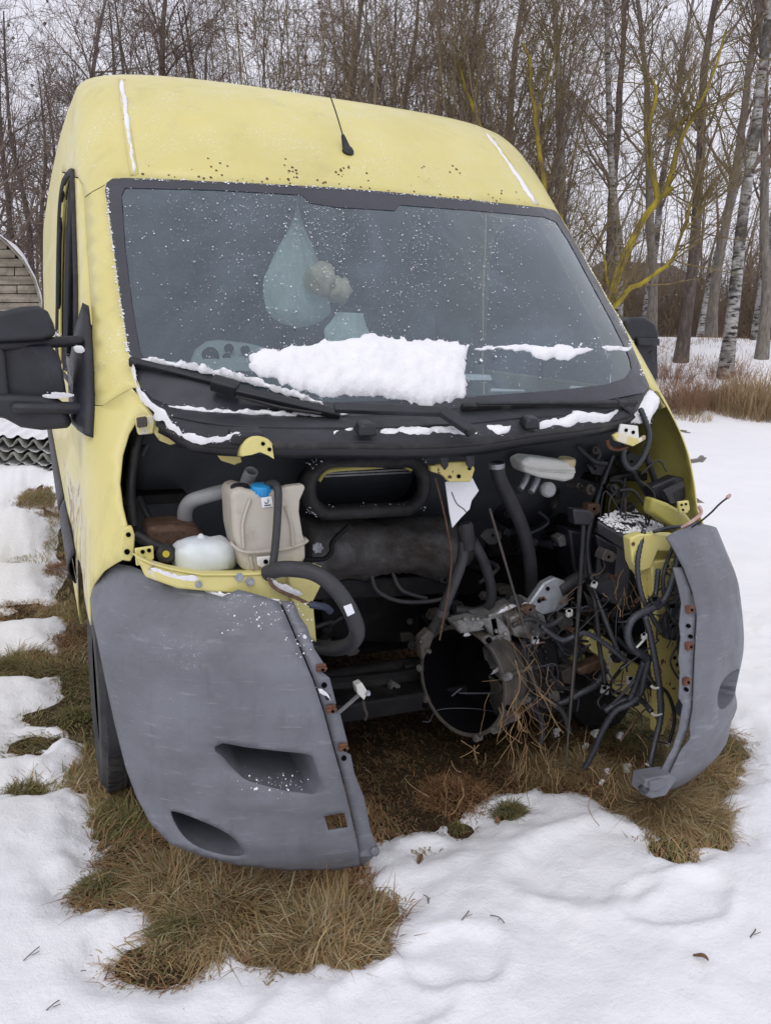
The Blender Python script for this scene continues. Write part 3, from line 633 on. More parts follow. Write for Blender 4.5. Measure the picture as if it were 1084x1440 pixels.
# lichen-covered willow: limbs follow the fork seen beside the windscreen
def limbs(name,mat,L,dist,par,sides=9):
    Ps=[];
    for pts,r0,r1 in L:
        P=[at(x,y,d=dist+dd) for x,y,dd in pts]; q=np.array(crom(P,5)); jit=np.array([Vector((fbm(p,2.1),fbm(p+np.array((9,0,0)),2.1),fbm(p+np.array((0,9,0)),2.1)))*.03 for p in q]); Ps.append((q+jit*1.6,np.linspace(r0*1.05,r1*.7,len(q))))
    b=MB(); [b.add(*tube_vf(p,r,sides)) for p,r in Ps]; return b.build(name,mat,par,ang=70),Ps
lt=tag(empty('lichen_tree',tuple(np.array(gat(840,560))*0)),'crooked willow with bright yellow lichen on its forked limbs','tree')
LIM=[([(835,520,0),(850,445,0),(868,390,.1),(893,330,.1),(920,285,.1),(945,262,.1)],.085,.060),([(925,280,.1),(916,235,.0),(910,190,-.1),(922,140,-.1),(916,112,-.1)],.055,.030),([(935,272,.1),(950,220,.2),(965,180,.3),(985,140,.4),(1005,95,.5),(1020,40,.5)],.050,.022),([(940,190,.2),(965,165,.3),(992,150,.3)],.028,.018),([(845,450,0),(880,410,-.2),(912,392,-.3),(945,365,-.3),(958,330,-.3),(970,285,-.3)],.050,.026),([(958,328,-.3),(975,310,-.3),(985,275,-.2)],.02,.010),
     ([(835,520,0),(822,440,.3),(806,395,.4),(800,350,.5),(790,300,.5)],.05,.03),([(838,470,0),(860,430,.2),(850,380,.4),(845,330,.5)],.035,.016),
     ([(780,420,1),(768,330,1),(764,250,1),(752,170,1),(744,90,1),(735,60,1)],.060,.035),([(752,165,1),(770,110,1.1),(782,60,1.1)],.03,.015),([(700,330,1.2),(672,180,1.2),(652,110,1.2),(640,60,1.2)],.045,.025)]
o,PS=limbs('limb',M['bark_lichen'],LIM,13.5,lt)
r=np.random.RandomState(77); bs=[];ds=[]
for p,rad in PS:
    for _ in range(26):
        i=r.randint(2,len(p)-1); bs.append(p[i]); d=(p[i]-p[i-1]); d/=np.linalg.norm(d); ds.append(d*.6+r.normal(0,.55,3)+np.array([0,0,.25]))
B1,R1=grow(r,np.array(bs),np.array(ds),r.uniform(.5,1.7,len(bs)),r.uniform(.007,.016,len(bs)),7,.14,.06,.35); b_,d_,_,_,_=spawn(r,B1,R1,7,.15,1,.7); B2,R2=grow(r,b_,d_,r.uniform(.2,.8,len(b_)),np.full(len(b_),.0042),4,.16,.04,.5)
v1,f1=strands(B1,R1,4); v2,f2=strands(B2,R2,3); fastmesh('crown',np.concatenate([v1,v2]),np.concatenate([f1,f2+len(v1)]),[M['bark_olive']],lt)
# far wood: one mass
r=np.random.RandomState(5); n=170; px=r.uniform(-260,1350,n); dd=r.uniform(36,62,n); vv=np.array([ray(p,470) for p in px]); vv/=np.hypot(vv[:,0],vv[:,1])[:,None]; bx_=CC[0]+vv[:,0]*dd; by_=CC[1]+vv[:,1]*dd
P0=np.stack([bx_,by_,HT(bx_,by_)-.2],1); T,TR=grow(r,P0,np.stack([r.normal(0,.06,n),r.normal(0,.06,n),np.ones(n)],1),r.uniform(4,8,n),r.uniform(.04,.13,n),8,.05,.03,.2)
b_,d_,rr,f_,_=spawn(r,T,TR,13,.12,1,.7); B1,R1=grow(r,b_,d_,r.uniform(.8,2.6,len(b_))*(1.2-f_*.6),np.full(len(b_),.020),5,.12,.07,.35); b_,d_,_,_,_=spawn(r,B1,R1,5,.1,1,.7); B2,R2=grow(r,b_,d_,r.uniform(.4,1.2,len(b_)),np.full(len(b_),.010),3,.15,.05,.5)
o=0;V=[];F=[]
for v,f in (strands(T,TR,5),strands(B1,R1,3),strands(B2,R2,3)): V.append(v);F.append(f+o);o+=len(v)
tag(fastmesh('far_woodland',np.concatenate(V),np.concatenate(F),M['twig_brown']),'far bare brown wood closing off the yard behind the nearer trees','woodland',kind='stuff')
# brown hedge band at the right, ground brush behind the van
r=np.random.RandomState(6); n=5200; px=np.where(r.rand(n)<.72,r.uniform(790,1300,n),r.uniform(-200,800,n)); dd=np.where(px>790,r.uniform(33,44,n),r.uniform(27,36,n)); vv=np.array([ray(p,470) for p in px]); vv/=np.hypot(vv[:,0],vv[:,1])[:,None]; bx_=CC[0]+vv[:,0]*dd; by_=CC[1]+vv[:,1]*dd
T,TR=grow(r,np.stack([bx_,by_,HT(bx_,by_)-.1],1),np.stack([r.normal(0,.35,n),r.normal(0,.35,n),np.ones(n)],1),r.gamma(6,.38,n),r.uniform(.006,.016,n),5,.14,.0,.4)
b_,d_,_,_,_=spawn(r,T,TR,6,.1,1,.8); B1,R1=grow(r,b_,d_,r.uniform(.3,.9,len(b_)),np.full(len(b_),.0065),3,.15,.03,.5); v1,f1=strands(T,TR,3); v2,f2=strands(B1,R1,3)
tag(fastmesh('brush_hedge',np.concatenate([v1,v2]),np.concatenate([f1,f2+len(v1)]),M['twig_brown']),'low brown tangle of brush along the foot of the wood','brush',kind='stuff')
# rusty red bushes and dry reeds, right middle distance
def bush(name,px,py,h,w_,cnt,mat,lab,fine=.0045,gp=None):
    c=np.array(gat(px,py)); r=np.random.RandomState(int(px)); a=r.uniform(0,6.28,cnt); q=w_*np.sqrt(r.rand(cnt)); x=c[0]+q*np.cos(a); y=c[1]+q*np.sin(a)
    T,TR=grow(r,np.stack([x,y,HT(x,y)-.05],1),np.stack([np.cos(a)*.35+r.normal(0,.2,cnt),np.sin(a)*.35+r.normal(0,.2,cnt),np.ones(cnt)],1),h*r.uniform(.5,1.1,cnt),np.full(cnt,fine),5,.10,-.02,.4)
    b_,d_,_,_,_=spawn(r,T,TR,5,.25,1,.6); B1,R1=grow(r,b_,d_,h*r.uniform(.12,.35,len(b_)),np.full(len(b_),fine*.6),3,.14,.0,.5); v1,f1=strands(T,TR,3); v2,f2=strands(B1,R1,3)
    o=fastmesh(name,np.concatenate([v1,v2])-c,np.concatenate([f1,f2+len(v1)]),M[mat]); o.location=c; tag(o,lab,'bush',gp)
bush('red_bush',950,582,.62,.40,330,'twig_rust','rusty red twiggy bush right beside the far door mirror'); bush('red_bush',988,572,.55,.45,260,'twig_rust','rusty red bush just right of the bush by the mirror'); bush('red_bush',938,540,.6,.45,160,'twig_rust','reddish bush behind, above the mirror bush')
bush('red_bush',1025,535,.45,.5,120,'twig_rust','thin reddish bush in the middle snow field')
grass_mat('reed',[(.40,.29,.17),(.30,.21,.12),(.50,.38,.23),(.35,.24,.13)])
def reeds(px,py,rad,ln,cnt,lab):
    c=np.array(gat(px,py)); r=rad*np.sqrt(rs.rand(cnt)); a=rs.uniform(0,6.283,cnt); x=c[0]+r*np.cos(a); y=c[1]+r*np.sin(a)*1.3; P=np.stack([x,y,HT(x,y)-.01],1)
    V,F=blades(P,rs.gamma(9,ln/9,cnt),np.clip(rs.normal(.5,.3,cnt),.05,1.4),a+rs.normal(0,1,cnt),rs.uniform(.003,.007,cnt),rs); o=fastmesh('reed_clump',V-c,F,M['reed']); o.location=c; tag(o,lab,'reeds','dry reed clumps on the right')
reeds(1050,585,.55,.42,1500,'dense dry reed clump at the right edge, nearest the snow'); reeds(1090,582,.6,.45,1500,'dry reed clump cut by the right edge'); reeds(1010,575,.5,.36,700,'low reeds left of the dense clump'); reeds(970,592,.30,.25,260,'thin short reeds below the red bush'); reeds(1075,560,.7,.42,1100,'dry reeds standing behind the dense clump')
# ------------------------------------------------------------------ house behind the trees
def house():
    v=ray(885,440); v=v/np.hypot(v[0],v[1]); D=70.; x,y=CC[0]+v[0]*D,CC[1]+v[1]*D; z=float(HT(np.array(x),np.array(y)))
    mk('house_wall',(.20,.18,.16),.9,var=.3); mk('house_roof',(.13,.095,.088),.85,var=.3); mk('house_glass',(.03,.035,.04),.2)
    h=tag(empty('house',(x,y,z)),'low house with dull red brown roof half hidden behind the trees','house'); h.rotation_euler=(0,0,-.45)
    b=MB(); b.box((0,0,1.7),(9,6,3.6)); b.build('wall',M['house_wall'],h)
    b=MB(); b.add([(-5,-3.6,3.4),(5,-3.6,3.4),(5,3.6,3.4),(-5,3.6,3.4),(-2.6,0,5.1),(2.6,0,5.1)],[(0,1,5,4),(1,2,5),(2,3,4,5),(3,0,4),(3,2,1,0)]); rf=b.build('roof',M['house_roof'],h,smooth=False)
    b=MB(); b.box((1.4,.4,5.2),(.7,.7,1.1)); b.build('chimney',M['house_wall'],rf)
    for k in (-3,-.6,2.4):
        b=MB(); b.box((k,-3.03,1.9),(1.3,.08,1.3)); w_=b.build('window',M['sticker'],h); b=MB(); b.box((k,-3.08,1.9),(1.1,.04,1.1)); b.build('pane',M['house_glass'],w_)
house()
# ------------------------------------------------------------------ old timber shed and roofing sheets, picture left
mk('old_board',(.30,.265,.21),.9,var=.45,nsc=7,stretch=(.15,1,3),bst=.7,bsc=30,dirt=(.09,.08,.055),dirtamt=.4,dsc=5)
sh=tag(empty('timber_shed',(0,0,0)),'old grey board shed with a snowy sloping roof edge behind the mirror','shed')
def shp(px,py,y=10.5): return np.array(at(px,py,y=y))
edge=[(-60,300),(-10,328),(12,345),(35,370),(50,395),(58,420),(62,455)]
E_=np.array(edge,float)
rb=random.Random(3); top=318; k=0
for yy in np.arange(338,560,12.5):                  # courses of boards, each board its own piece
    xr=float(np.interp(yy+6,E_[:,1],E_[:,0])) if yy<450 else 62
    x=-120
    while x<xr-3:
        x2=min(x+rb.uniform(45,95),xr); 
        if xr-x2<14: x2=xr
        A=shp(x+.6,yy+rb.uniform(0,1)); B=shp(x2-.6,yy+rb.uniform(0,1)); C=shp(x2-.6,yy+12.0); D=shp(x+.6,yy+12.0); o=rb.uniform(-.015,.015)
        b=MB(); b.prism([p+np.array((0,o,0)) for p in (A,B,C,D)],(0,.035,0)); b.build('board',M['old_board'],sh,.004); x=x2
b=MB(); b.prism([shp(*p)+np.array((-.03,.06,0)) for p in edge]+[shp(62,620),shp(-60,620)],(0,2.6,0)); b.build('shed_frame',M['mud'],sh)
A=[shp(x-2,y-3)+np.array((0,-.10,0)) for x,y in edge]; b=MB(); 
rfp=resample(A,14); ruled('roof_sheet',rfp,[p+np.array((0,2.8,0)) for p in rfp],M['old_board'],sh,2,0,.03)
V=[];F=[]; rr_=resample(A,30)
for i,p in enumerate(rr_):
    hh=.07+.05*fbm(p,3.)
    for j,t in enumerate(np.linspace(0,1,9)): V.append(p+np.array((0,2.75*t-.03,.02))+np.array((.35,0,.94))*hh*(math.sin(math.pi*min(max(t*1.0,.02),.98))**.3 if j not in (0,8) else .05))
for i in range(29):
    for j in range(8): F.append((i*9+j,i*9+j+1,(i+1)*9+j+1,(i+1)*9+j))
tag(mesh('snow_layer',V,F,M['snow_clump']),'snow lying along the sloping roof edge of the board shed','snow',kind='stuff')
mk('asbestos_sheet',(.30,.30,.28),.9,var=.3,nsc=5,bst=.6,bsc=60,dirt=(.10,.10,.075),dirtamt=.4,dsc=4)
def corrugated(px,py,lab,yaw,tilt,n):
    c=np.array(gat(px,py)); c[2]+=.03+n*.15; V=[];F=[]; nx_,ny_=64,6
    for j in range(ny_):
        for i in range(nx_): x=(i/(nx_-1)-.5)*1.5; V.append((x,(j/(ny_-1)-.5)*1.2,.045*math.sin(x*2*math.pi/.155)))
    for j in range(ny_-1):
        for i in range(nx_-1): F.append((j*nx_+i,j*nx_+i+1,(j+1)*nx_+i+1,(j+1)*nx_+i))
    o=mesh('roofing_sheet',V,F,M['asbestos_sheet'],ang=80); m=o.modifiers.new('sheet','SOLIDIFY'); m.thickness=.012; o.location=c; o.rotation_euler=(tilt,0.03*n,yaw); tag(o,lab,'roofing sheet','corrugated sheets by the shed')
    V=[(v[0]*.98,v[1]*.96,(.030+.028*fbm((v[0]+n,v[1],0),4))+max(v[2],-.015)*.6+.022) for v in V]; s=mesh('snow_layer',V,F,M['snow_clump'],ang=80); s.location=c; s.rotation_euler=o.rotation_euler; tag(s,['snow film on the lowest corrugated sheet','snow film on the middle corrugated sheet','snow lying on the topmost corrugated sheet'][n],'snow',kind='stuff')
for n,lb in enumerate(('lowest corrugated grey roofing sheet in the pile below the mirror','middle corrugated roofing sheet in the pile below the mirror','topmost snow-covered corrugated sheet in the pile below the mirror')): corrugated(16+n*4,648,lb,-.35+.05*n,.05,n)
# offcuts lying beyond the right fender
mk('grey_wood',(.22,.20,.18),.9,var=.3,nsc=8,stretch=(.2,1,1))
for i,(px,py,l,lab) in enumerate(((975,655,.35,'grey timber offcut in snow nearest the right fender, upper'),(985,652,.5,'longer grey timber end poking out behind the right fender'),(978,712,.25,'small grey timber end behind the right fender, lowest'),(962,612,.18,'tiny timber end by the top of the right fender'))):
    c=np.array(gat(px,py)); b=MB(); b.box((0,0,.03),(l,.09,.06)); b.box((l*.1,.02,.07),(l*.7,.05,.03)); o=b.build('timber_offcut',M['grey_wood'],None,.008); o.location=c; o.rotation_euler=(0,0,.3+i*.4); tag(o,lab,'timber','timber offcuts in the snow')

# litter of dead grass and twigs on the far snow
r=np.random.RandomState(61); pts=[]
while len(pts)<420:
    x,y=r.uniform(925,1100),r.uniform(448,580)
    if fbm((x*.02,y*.045,2))>-.05: pts.append(gat(x,y))
c_=np.repeat(np.array(pts),9,0)+np.concatenate([r.normal(0,.22,(len(pts)*9,2)),np.zeros((len(pts)*9,1))],1); c_[:,2]=HT(c_[:,0],c_[:,1])+.02; n=len(c_)
V,F=blades(c_,r.gamma(5,.045,n),np.clip(r.normal(.8,.4,n),.1,1.6),r.uniform(0,6.28,n),r.uniform(.002,.006,n),rs)
tag(fastmesh('undergrowth',V,F,M['grass_brown']),'sparse dead stalks poking through the far snow between the trunks','undergrowth',kind='stuff')
# ------------------------------------------------------------------ the van: body panels
def pj(X):
    d=np.asarray(X,float)-CC; k=d@CF
    return 542+FPX*(d@CR)/k, 720-FPX*(d@CU)/k
BZ=[.25,.5,.85,1.1,1.39,1.7,2.008,2.25,2.39,2.44,2.475,2.495]
BODY=Shell(BZ,[1.0,1.03,1.035,1.03,1.012,.990,.972,.958,.942,.925,.87,.80],
           [.12,.08,.05,.16,.40,.70,1.0,1.26,1.46,1.57,1.72,1.95],
           [.45,.45,.45,.43,.40,.40,.40,.42,.46,.50,.56,.6],
           [.02,.02,.02,.03,.05,.07,.08,.08,.06,.05,.04,.03],n=([.25,2.0,2.25,2.43,2.495],[2.6,2.6,2.9,3.4,3.6]))
BUMP=Shell([.12,.2,.5,.70,.74,.86,.98],[1.0,1.035,1.055,1.055,1.052,1.036,1.02],[-.035,-.075,-.085,-.088,-.072,.032,.12],[.52,.56,.60,.585,.57,.53,.5])
def onb(px,py,off=0.0,sh=BODY): a,z=sh.uv(px,py); return sh.pt(a,z,off)
def ay(y,z,sg=-1,sh=BODY): return sg*(math.pi/2+(y-sh.yc(z)-sh.d(z))/.45)     # side chart coordinate of depth y
van=tag(empty('delivery_van',(0,0,0)),'wrecked pale yellow high-roof van with its front end stripped open','van')
WS_TOP=[(148,268),(150,257),(158,251),(175,250),(300,255),(460,263),(560,271),(680,283),(762,292),(780,296)]
WS_R=[(790,303),(806,325),(830,362),(852,405),(872,448),(890,490),(905,525),(913,543)]
WS_BOT=[(905,552),(850,563),(760,570),(640,575),(560,582),(490,587),(400,586),(330,582),(250,574),(215,564)]
WS_L=[(198,545),(188,522),(182,500),(175,455),(168,410),(160,350),(154,305)]
ws=[BODY.uv(*q) for q in dens(WS_TOP+WS_R+WS_BOT+WS_L,14)]
def iu(L): return [BODY.uv(*q) for q in L]
ws_top=iu(WS_TOP); ws_r=iu(dens(WS_R,12,False)); ws_l=iu(dens(WS_L,12,False))
door_f=[(-1.33,1.30)]+iu([(130,450),(123,345),(119,280),(116,258),(110,249),(103,246)])
door_top=[(ay(2.0,2.13),2.13)]
dmir=lambda L:[(-a,z) for a,z in L]
left_edge=[ws_l[0],(-1.02,1.352),(-1.23,1.302)]+door_f+door_top+[(ay(2.03,z),z) for z in (1.8,1.4,1.0,.6,.36)]+[(ay(4.0,.36),.36)]+[(ay(5.5,z),z) for z in (.36,.8,1.3,1.8,2.2,2.35)]+[(ay(5.5,2.495),2.495)]
outer=left_edge+[(a,2.495) for a in (-6,-4,-2.5,-1.5,-.8,0,.8,1.5,2.5,4,6)]+dmir(left_edge)[::-1]+ws_r[::-1]+ws_top[::-1]+ws_l[::-1][:-1]
body=patch('body_shell',BODY,outer,[],M['yellow_roof'],van,step=(.13,.035),px=False,thick=.006)
# the flat of the roof behind the cap, rear wall
V=[];F=[]; ys=np.linspace(1.95,5.5,12)
rim=[BODY.pt(a,2.495) for a in np.linspace(-math.pi/2,math.pi/2,21)]
for r in rim: V.append(r)
for r in rim: V.append((r[0]*1.0,5.5,2.52 if abs(r[0])<.5 else 2.50))
for i in range(20): F.append((i,i+1,22+i,21+i))
mesh('roof_panel',V,F,M['yellow'],van)
b=MB(); prof=[BODY.pt(ay(5.5,z),z) for z in (.36,.8,1.3,1.8,2.2,2.4,2.495)]
b.prism([(p[0]+.004,5.46,p[2]) for p in prof]+[(-p[0]-.004,5.46,p[2]) for p in prof[::-1]],(0,.03,0)); b.build('rear_wall',M['yellow'],van)
# roof ditch seams, filled with snow
for L,sg in (([(173,112),(176,140),(181,180),(187,222),(191,246)],-1),([(690,194),(700,210),(722,242),(740,268),(752,287)],1)):
    P=[onb(*q,.004) for q in L]
    A=[np.array(p)+np.array((-.014,0,0)) for p in resample(P,14)]; B=[np.array(p)+np.array((.014,0,0)) for p in resample(P,14)]
    s=ruled('roof_ditch',A,B,M['yellow_worn'],van,2,-.002)
# joint lines pressed into the sheet metal
def seam(name,pts,par,r=.0012,off=.0,sh=BODY): return tube(name,[onb(*q,off,sh) for q in pts],r,M['rubber'],par,sides=5)
seam('panel_seam',[(120,277),(130,270),(143,263),(148,260)],body)
# windscreen
glass=patch('windscreen',BODY,ws,[],M['glass'],van,step=(.12,.05),px=False,thick=0,off=-.003)
FR=[(171,275),(176,264),(300,267),(425,274),(436,285),(470,291),(555,296),(562,288),(680,297),(765,305),(782,312),(800,340),(835,405),(862,455),(884,500),(888,518),(878,532),(850,541),(780,549),(700,555),(640,560),(560,563),(470,566),(400,562),(330,550),(270,535),(228,522),(206,510),(196,490),(186,430),(176,350)]
fr=[BODY.uv(*q) for q in dens(FR,14)]
o=patch('windscreen_border',BODY,ws,[fr],M['frit'],glass,step=(.08,.03),px=False,thick=0,off=-.0005)
# door (left of picture) with its window, scraped and dented
def wdent(a,z):
    P=BODY.pt(a,z); y=P[1]; 
    return -.030*math.exp(-((y-.95)/.22)**2-((z-.98)/.14)**2)-.012*math.exp(-((y-1.35)/.2)**2-((z-.85)/.1)**2)+.008*math.sin(y*9+z*13)*math.exp(-((y-1.0)/.5)**2-((z-.95)/.22)**2)
win=[(ay(1.98,1.36),1.36),(ay(1.97,1.6),1.6),(ay(1.94,1.9),1.9),(ay(1.88,2.02),2.02),(ay(1.75,2.06),2.06),(ay(1.5,2.05),2.05),(ay(1.42,1.99),1.99),(ay(1.22,1.78),1.78),(ay(1.05,1.6),1.6),(ay(.92,1.42),1.42),(ay(.93,1.34),1.34)]
dlow=[(ay(.97,1.12),1.12),(ay(1.05,.8),.8),(ay(1.32,.48),.48),(ay(1.36,.40),.40),(ay(2.0,.40),.40)]
drear=[(ay(2.01,z),z) for z in (.7,1.0,1.4,1.8)]
doorpoly=[(-1.36,1.285)]+[(a-.012,z-.004) for a,z in door_f[1:]]+[(ay(1.98,2.12),2.12)]+drear[::-1]+dlow[::-1]+[(ay(.80,1.24),1.24)]
for sg in (-1,1):
    f=(lambda L:L) if sg<0 else dmir
    dr=patch('door',BODY,f(doorpoly),[f(win)],M['yellow_door'],van,step=(.10,.03),px=False,thick=.012,disp=wdent if sg<0 else None)
    if sg<0: dr['label']='dented door with scraped paint'
    gl=patch('window',BODY,f(win),[],M['side_glass'],dr,step=(.2,.08),px=False,thick=0,off=-.015)
    ring=[BODY.pt(a,z,.002) for a,z in f(win)]
    tube('window_seal',ring,.011,M['rubber'],dr,k=3,sides=6,closed=True)
    mid=[BODY.pt(a,z,-.004) for a,z in f([(ay(1.50,2.05),2.05),(ay(1.47,1.8),1.8),(ay(1.44,1.35),1.35)])]
    tube('window_bar',mid,.016,M['black_plastic'],dr,sides=6)
    A=[BODY.pt(ay(y,.70,sg),.76,.004) for y in np.linspace(1.07,2.0,12)]; B=[BODY.pt(ay(y,.70,sg),.62,.004) for y in np.linspace(1.16,2.0,12)]
    ruled('side_moulding',A,B,M['cowl_plastic'],dr,5,.022,.006,(sg,0,0))
    A=[BODY.pt(ay(y,.70,sg),.76,.004) for y in np.linspace(2.06,5.4,24)]; B=[BODY.pt(ay(y,.70,sg),.62,.004) for y in np.linspace(2.06,5.4,24)]
    ruled('side_moulding',A,B,M['cowl_plastic'],van,5,.022,.006,(sg,0,0))
# fenders: side skin with wheel arch, headlamp opening edge to the front
WC=(.90,.335)                                     # front wheel centre y,z
arch=[(WC[0]+.43*math.cos(t),WC[1]+.43*math.sin(t)) for t in np.radians(np.linspace(12,118,12))]
fl_edge=iu(dens([(185,545),(203,565),(222,592),(207,584),(194,588),(181,610),(172,640),(168,680),(172,712),(180,745),(184,765),(178,784),(163,792),(146,803),(132,822),(127,842)],12,False))
fend=fl_edge+[(ay(.50,.70),.70)]+[(ay(y,z),z) for y,z in arch[::-1]]+[(ay(1.29,.48),.48),(ay(1.02,.80),.80),(ay(.94,1.12),1.12),(ay(.78,1.25),1.25),(-1.335,1.297),(-1.23,1.2995),(-1.02,1.3495)]
fo=patch('fender',BODY,fend,[],M['yellow_door'],van,step=(.07,.03),px=False,thick=.005,disp=lambda a,z:wdent(a,z)*.8 if a<-1.5 else 0.0)
fo['label']='fender with scraped paint and empty headlamp opening'
# right fender: only the side skin is left, its torn front edge shows the olive inside
fr_edge=[(1.05,1.352),(1.10,1.30),(1.18,1.22),(1.25,1.12),(1.33,1.02),(1.36,.98),(1.37,.94),(1.30,.90),(1.33,.86),(1.45,.80)]
fenr=fr_edge+[(-ay(.50,.70),.70)]+[(-ay(y,z),z) for y,z in arch[::-1]]+[(-ay(1.29,.48),.48),(-ay(1.02,.80),.80),(-ay(.94,1.12),1.12),(-ay(.78,1.25),1.25),(1.335,1.288),(1.23,1.300)]
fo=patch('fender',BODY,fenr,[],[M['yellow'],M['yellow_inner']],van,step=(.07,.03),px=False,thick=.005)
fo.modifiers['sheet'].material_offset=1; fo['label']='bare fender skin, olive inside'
# ------------------------------------------------------------------ bumper corners
SK=[(127,842),(132,822),(146,802),(163,792),(185,796),(205,804),(225,814),(240,824),(255,818),(272,823),(290,833),(312,839),(335,829),(352,833),(372,839),(392,846),
    (402,866),(420,908),(440,957),(455,1002),(468,1050),(480,1092),(492,1140),(503,1190),(508,1222),(470,1228),(400,1229),(330,1221),(280,1208),(240,1187),(212,1158),(192,1120),(177,1080),(162,1020),(149,960),(138,905),(130,868)]
FOG=[(240,1143),(250,1142),(275,1151),(305,1164),(328,1178),(340,1194),(338,1207),(318,1208),(288,1199),(263,1182),(248,1163)]
SQ=[(456,1147),(484,1143),(489,1164),(462,1168)]
SC_T=[(300,1052),(312,1046),(345,1051),(400,1057),(432,1060),(440,1064)]; SC_B=[(300,1060),(318,1082),(345,1098),(400,1112),(440,1117),(456,1114)]
def scoop(a,z):
    x,y=pj(BUMP.pt(-abs(a),z)); o=0.0
    # soft hollow leading into the brake-duct scoop from the left
    o-=.020*math.exp(-((x-318)/26)**2-((y-1070-(x-300)*.2)/20)**2)
    o+=.006*math.exp(-((y-1128-(x-350)*.10)/12)**2)*float(sstep(280,330,x)*(1-sstep(450,480,x)))
    # long soft crease below the lamp shelf and belly swell
    o+=.007*math.exp(-((y-905-(x-250)*.05)/14)**2)*float(sstep(170,250,x)*(1-sstep(380,430,x)))
    o-=.012*float(sstep(1185,1215,y))
    return o
sk=[BUMP.uv(*q) for q in dens(SK,7)]; fog=[BUMP.uv(*q) for q in dens(crom(FOG,3,True),5)]; sq=[BUMP.uv(*q) for q in dens(SQ,7)]
sct=[BUMP.uv(*q) for q in resample(SC_T,22)]; scb=[BUMP.uv(*q) for q in resample(SC_B,22)]; schole=sct+scb[::-1]
FLG=[(392,846),(412,848),(420,868),(431,884),(441,915),(456,938),(447,944),(463,957),(472,992),(462,1000),(478,1008),(489,1050),(480,1058),(493,1065),(498,1090),(512,1125),(521,1170),(531,1194),(524,1210),(508,1222),(503,1190),(492,1140),(480,1092),(468,1050),(455,1002),(440,957),(420,908),(402,866)]
fg=[BUMP.uv(*q) for q in dens(FLG,6)]
for sg in (-1,):
    f=(lambda L:L) if sg<0 else dmir
    bo=patch('bumper_corner',BUMP,f(sk),[f(fog),f(sq),f(schole)],M['bumper_grey'],van,step=(.026,.016),px=False,thick=.006,disp=scoop,ang=70)
    # fog-lamp pocket
    L=f(fog); c=np.mean(L,0); n=len(L); V=[];F=[]
    for k,(d,s) in enumerate(((0.0,1.0),(-.03,1.0),(-.10,.98),(-.18,.9))):
        V+=[tuple(np.array(BUMP.pt(*(c+(np.array(q)-c)*s),scoop(*q)))+np.array((0,-d,0))) for q in L]
    for k in range(3): F+=[(k*n+i,k*n+(i+1)%n,(k+1)*n+(i+1)%n,(k+1)*n+i) for i in range(n)]
    F.append(tuple(range(3*n,4*n))); mesh('fog_lamp_pocket',V,F,M['bumper_grey'],bo)
    T_,B_=f(sct),f(scb); V=[];F=[]; n=len(T_)            # brake-duct scoop: floor runs in level under the brow, then a back wall
    SEC=((0,0),(.01,.03),(.03,.07),(.05,.12),(.07,.18),(.10,.23),(.5,.25),(1.0,.24),(1.0,.12),(1.0,.0))
    for fz,dy in SEC:
        for i in range(n):
            e=min(1,i/9.,(n-1-i)/2.)**.7; q=np.array(B_[i])*(1-fz)+np.array(T_[i])*fz
            if fz<1: q=q*(e)+(np.array(B_[i])*(1-min(1,dy*4))+np.array(T_[i])*min(1,dy*4))*(1-e)
            v=BUMP.pt(*q,scoop(*q)); V.append((v[0],v[1]+.001+e*dy,v[2]))
    for j in range(len(SEC)-1):
        for i in range(n-1): F.append((j*n+i,j*n+i+1,(j+1)*n+i+1,(j+1)*n+i))
    mesh('duct_scoop',V,F,M['bumper_grey'],bo,ang=50)
    b=MB()                                        # ribs in the pocket
    for t in (.25,.4,.55):
        p=c+(np.array(L[int(n*.92)])-c)*.3*(t*2); q=c+(np.array(L[int(n*.98)])-c)*.8
        b.tube([BUMP.pt(*(c+(np.array(L[int(n*(.80+t*.12))])-c)*.75),-.075),BUMP.pt(*(c+(np.array(L[int(n*(.04+t*.10))])-c)*.35),-.085)],.004,6)
    b.build('pocket_rib',M['bumper_grey'],bo)['kind']='stuff'
    # flange with tabs, set back from the skin edge
    fo=patch('mounting_flange',BUMP,f(fg),[],M['bumper_grey'],bo,step=(.03,.02),px=False,thick=.005,off=-.010)
    for (x,y) in ((451,940),(465,998),(482,1052)):
        a,z=f([BUMP.uv(x,y)])[0]; P=BUMP.pt(a,z,-.004); b=MB(); R=facing((sg*.15,-1,0))
        b.box(P,(.024,.020,.008),R); b.box(np.array(P)+np.array((0,-.005,0)),(.027,.005,.010),R); cl=b.build('rusty_clip',M['rust'],bo,.002)
        b=MB(); b.lathe(np.array(P)+np.array((0,-.012,0)),(0,-1,0),[(.004,0),(.004,.004)],8); b.build('screw_hole',M['ink'],cl)
    for (x,y) in ((455,965),(483,1068),(460,982)):
        a,z=f([BUMP.uv(x,y)])[0]; P=BUMP.pt(a,z,-.007); b=MB(); b.lathe(P,(0,-1,0),[(.007,0),(.007,.003)],12); b.build('bolt_hole',M['ink'],bo)
    # towing eye lug at the lower end
    P=BUMP.pt(*f([BUMP.uv(512,1200)])[0],-.01); b=MB(); b.box(np.array(P)+np.array((-sg*.012,.012,0)),(.04,.04,.03),facing((sg*.3,-1,.1))); b.lathe(np.array(P)+np.array((-sg*.026,-.006,0)),(.2*sg,-1,.1),[(.013,0),(.013,.012),(.008,.014)],14); b.build('lower_lug',M['bumper_grey'],bo,.004)
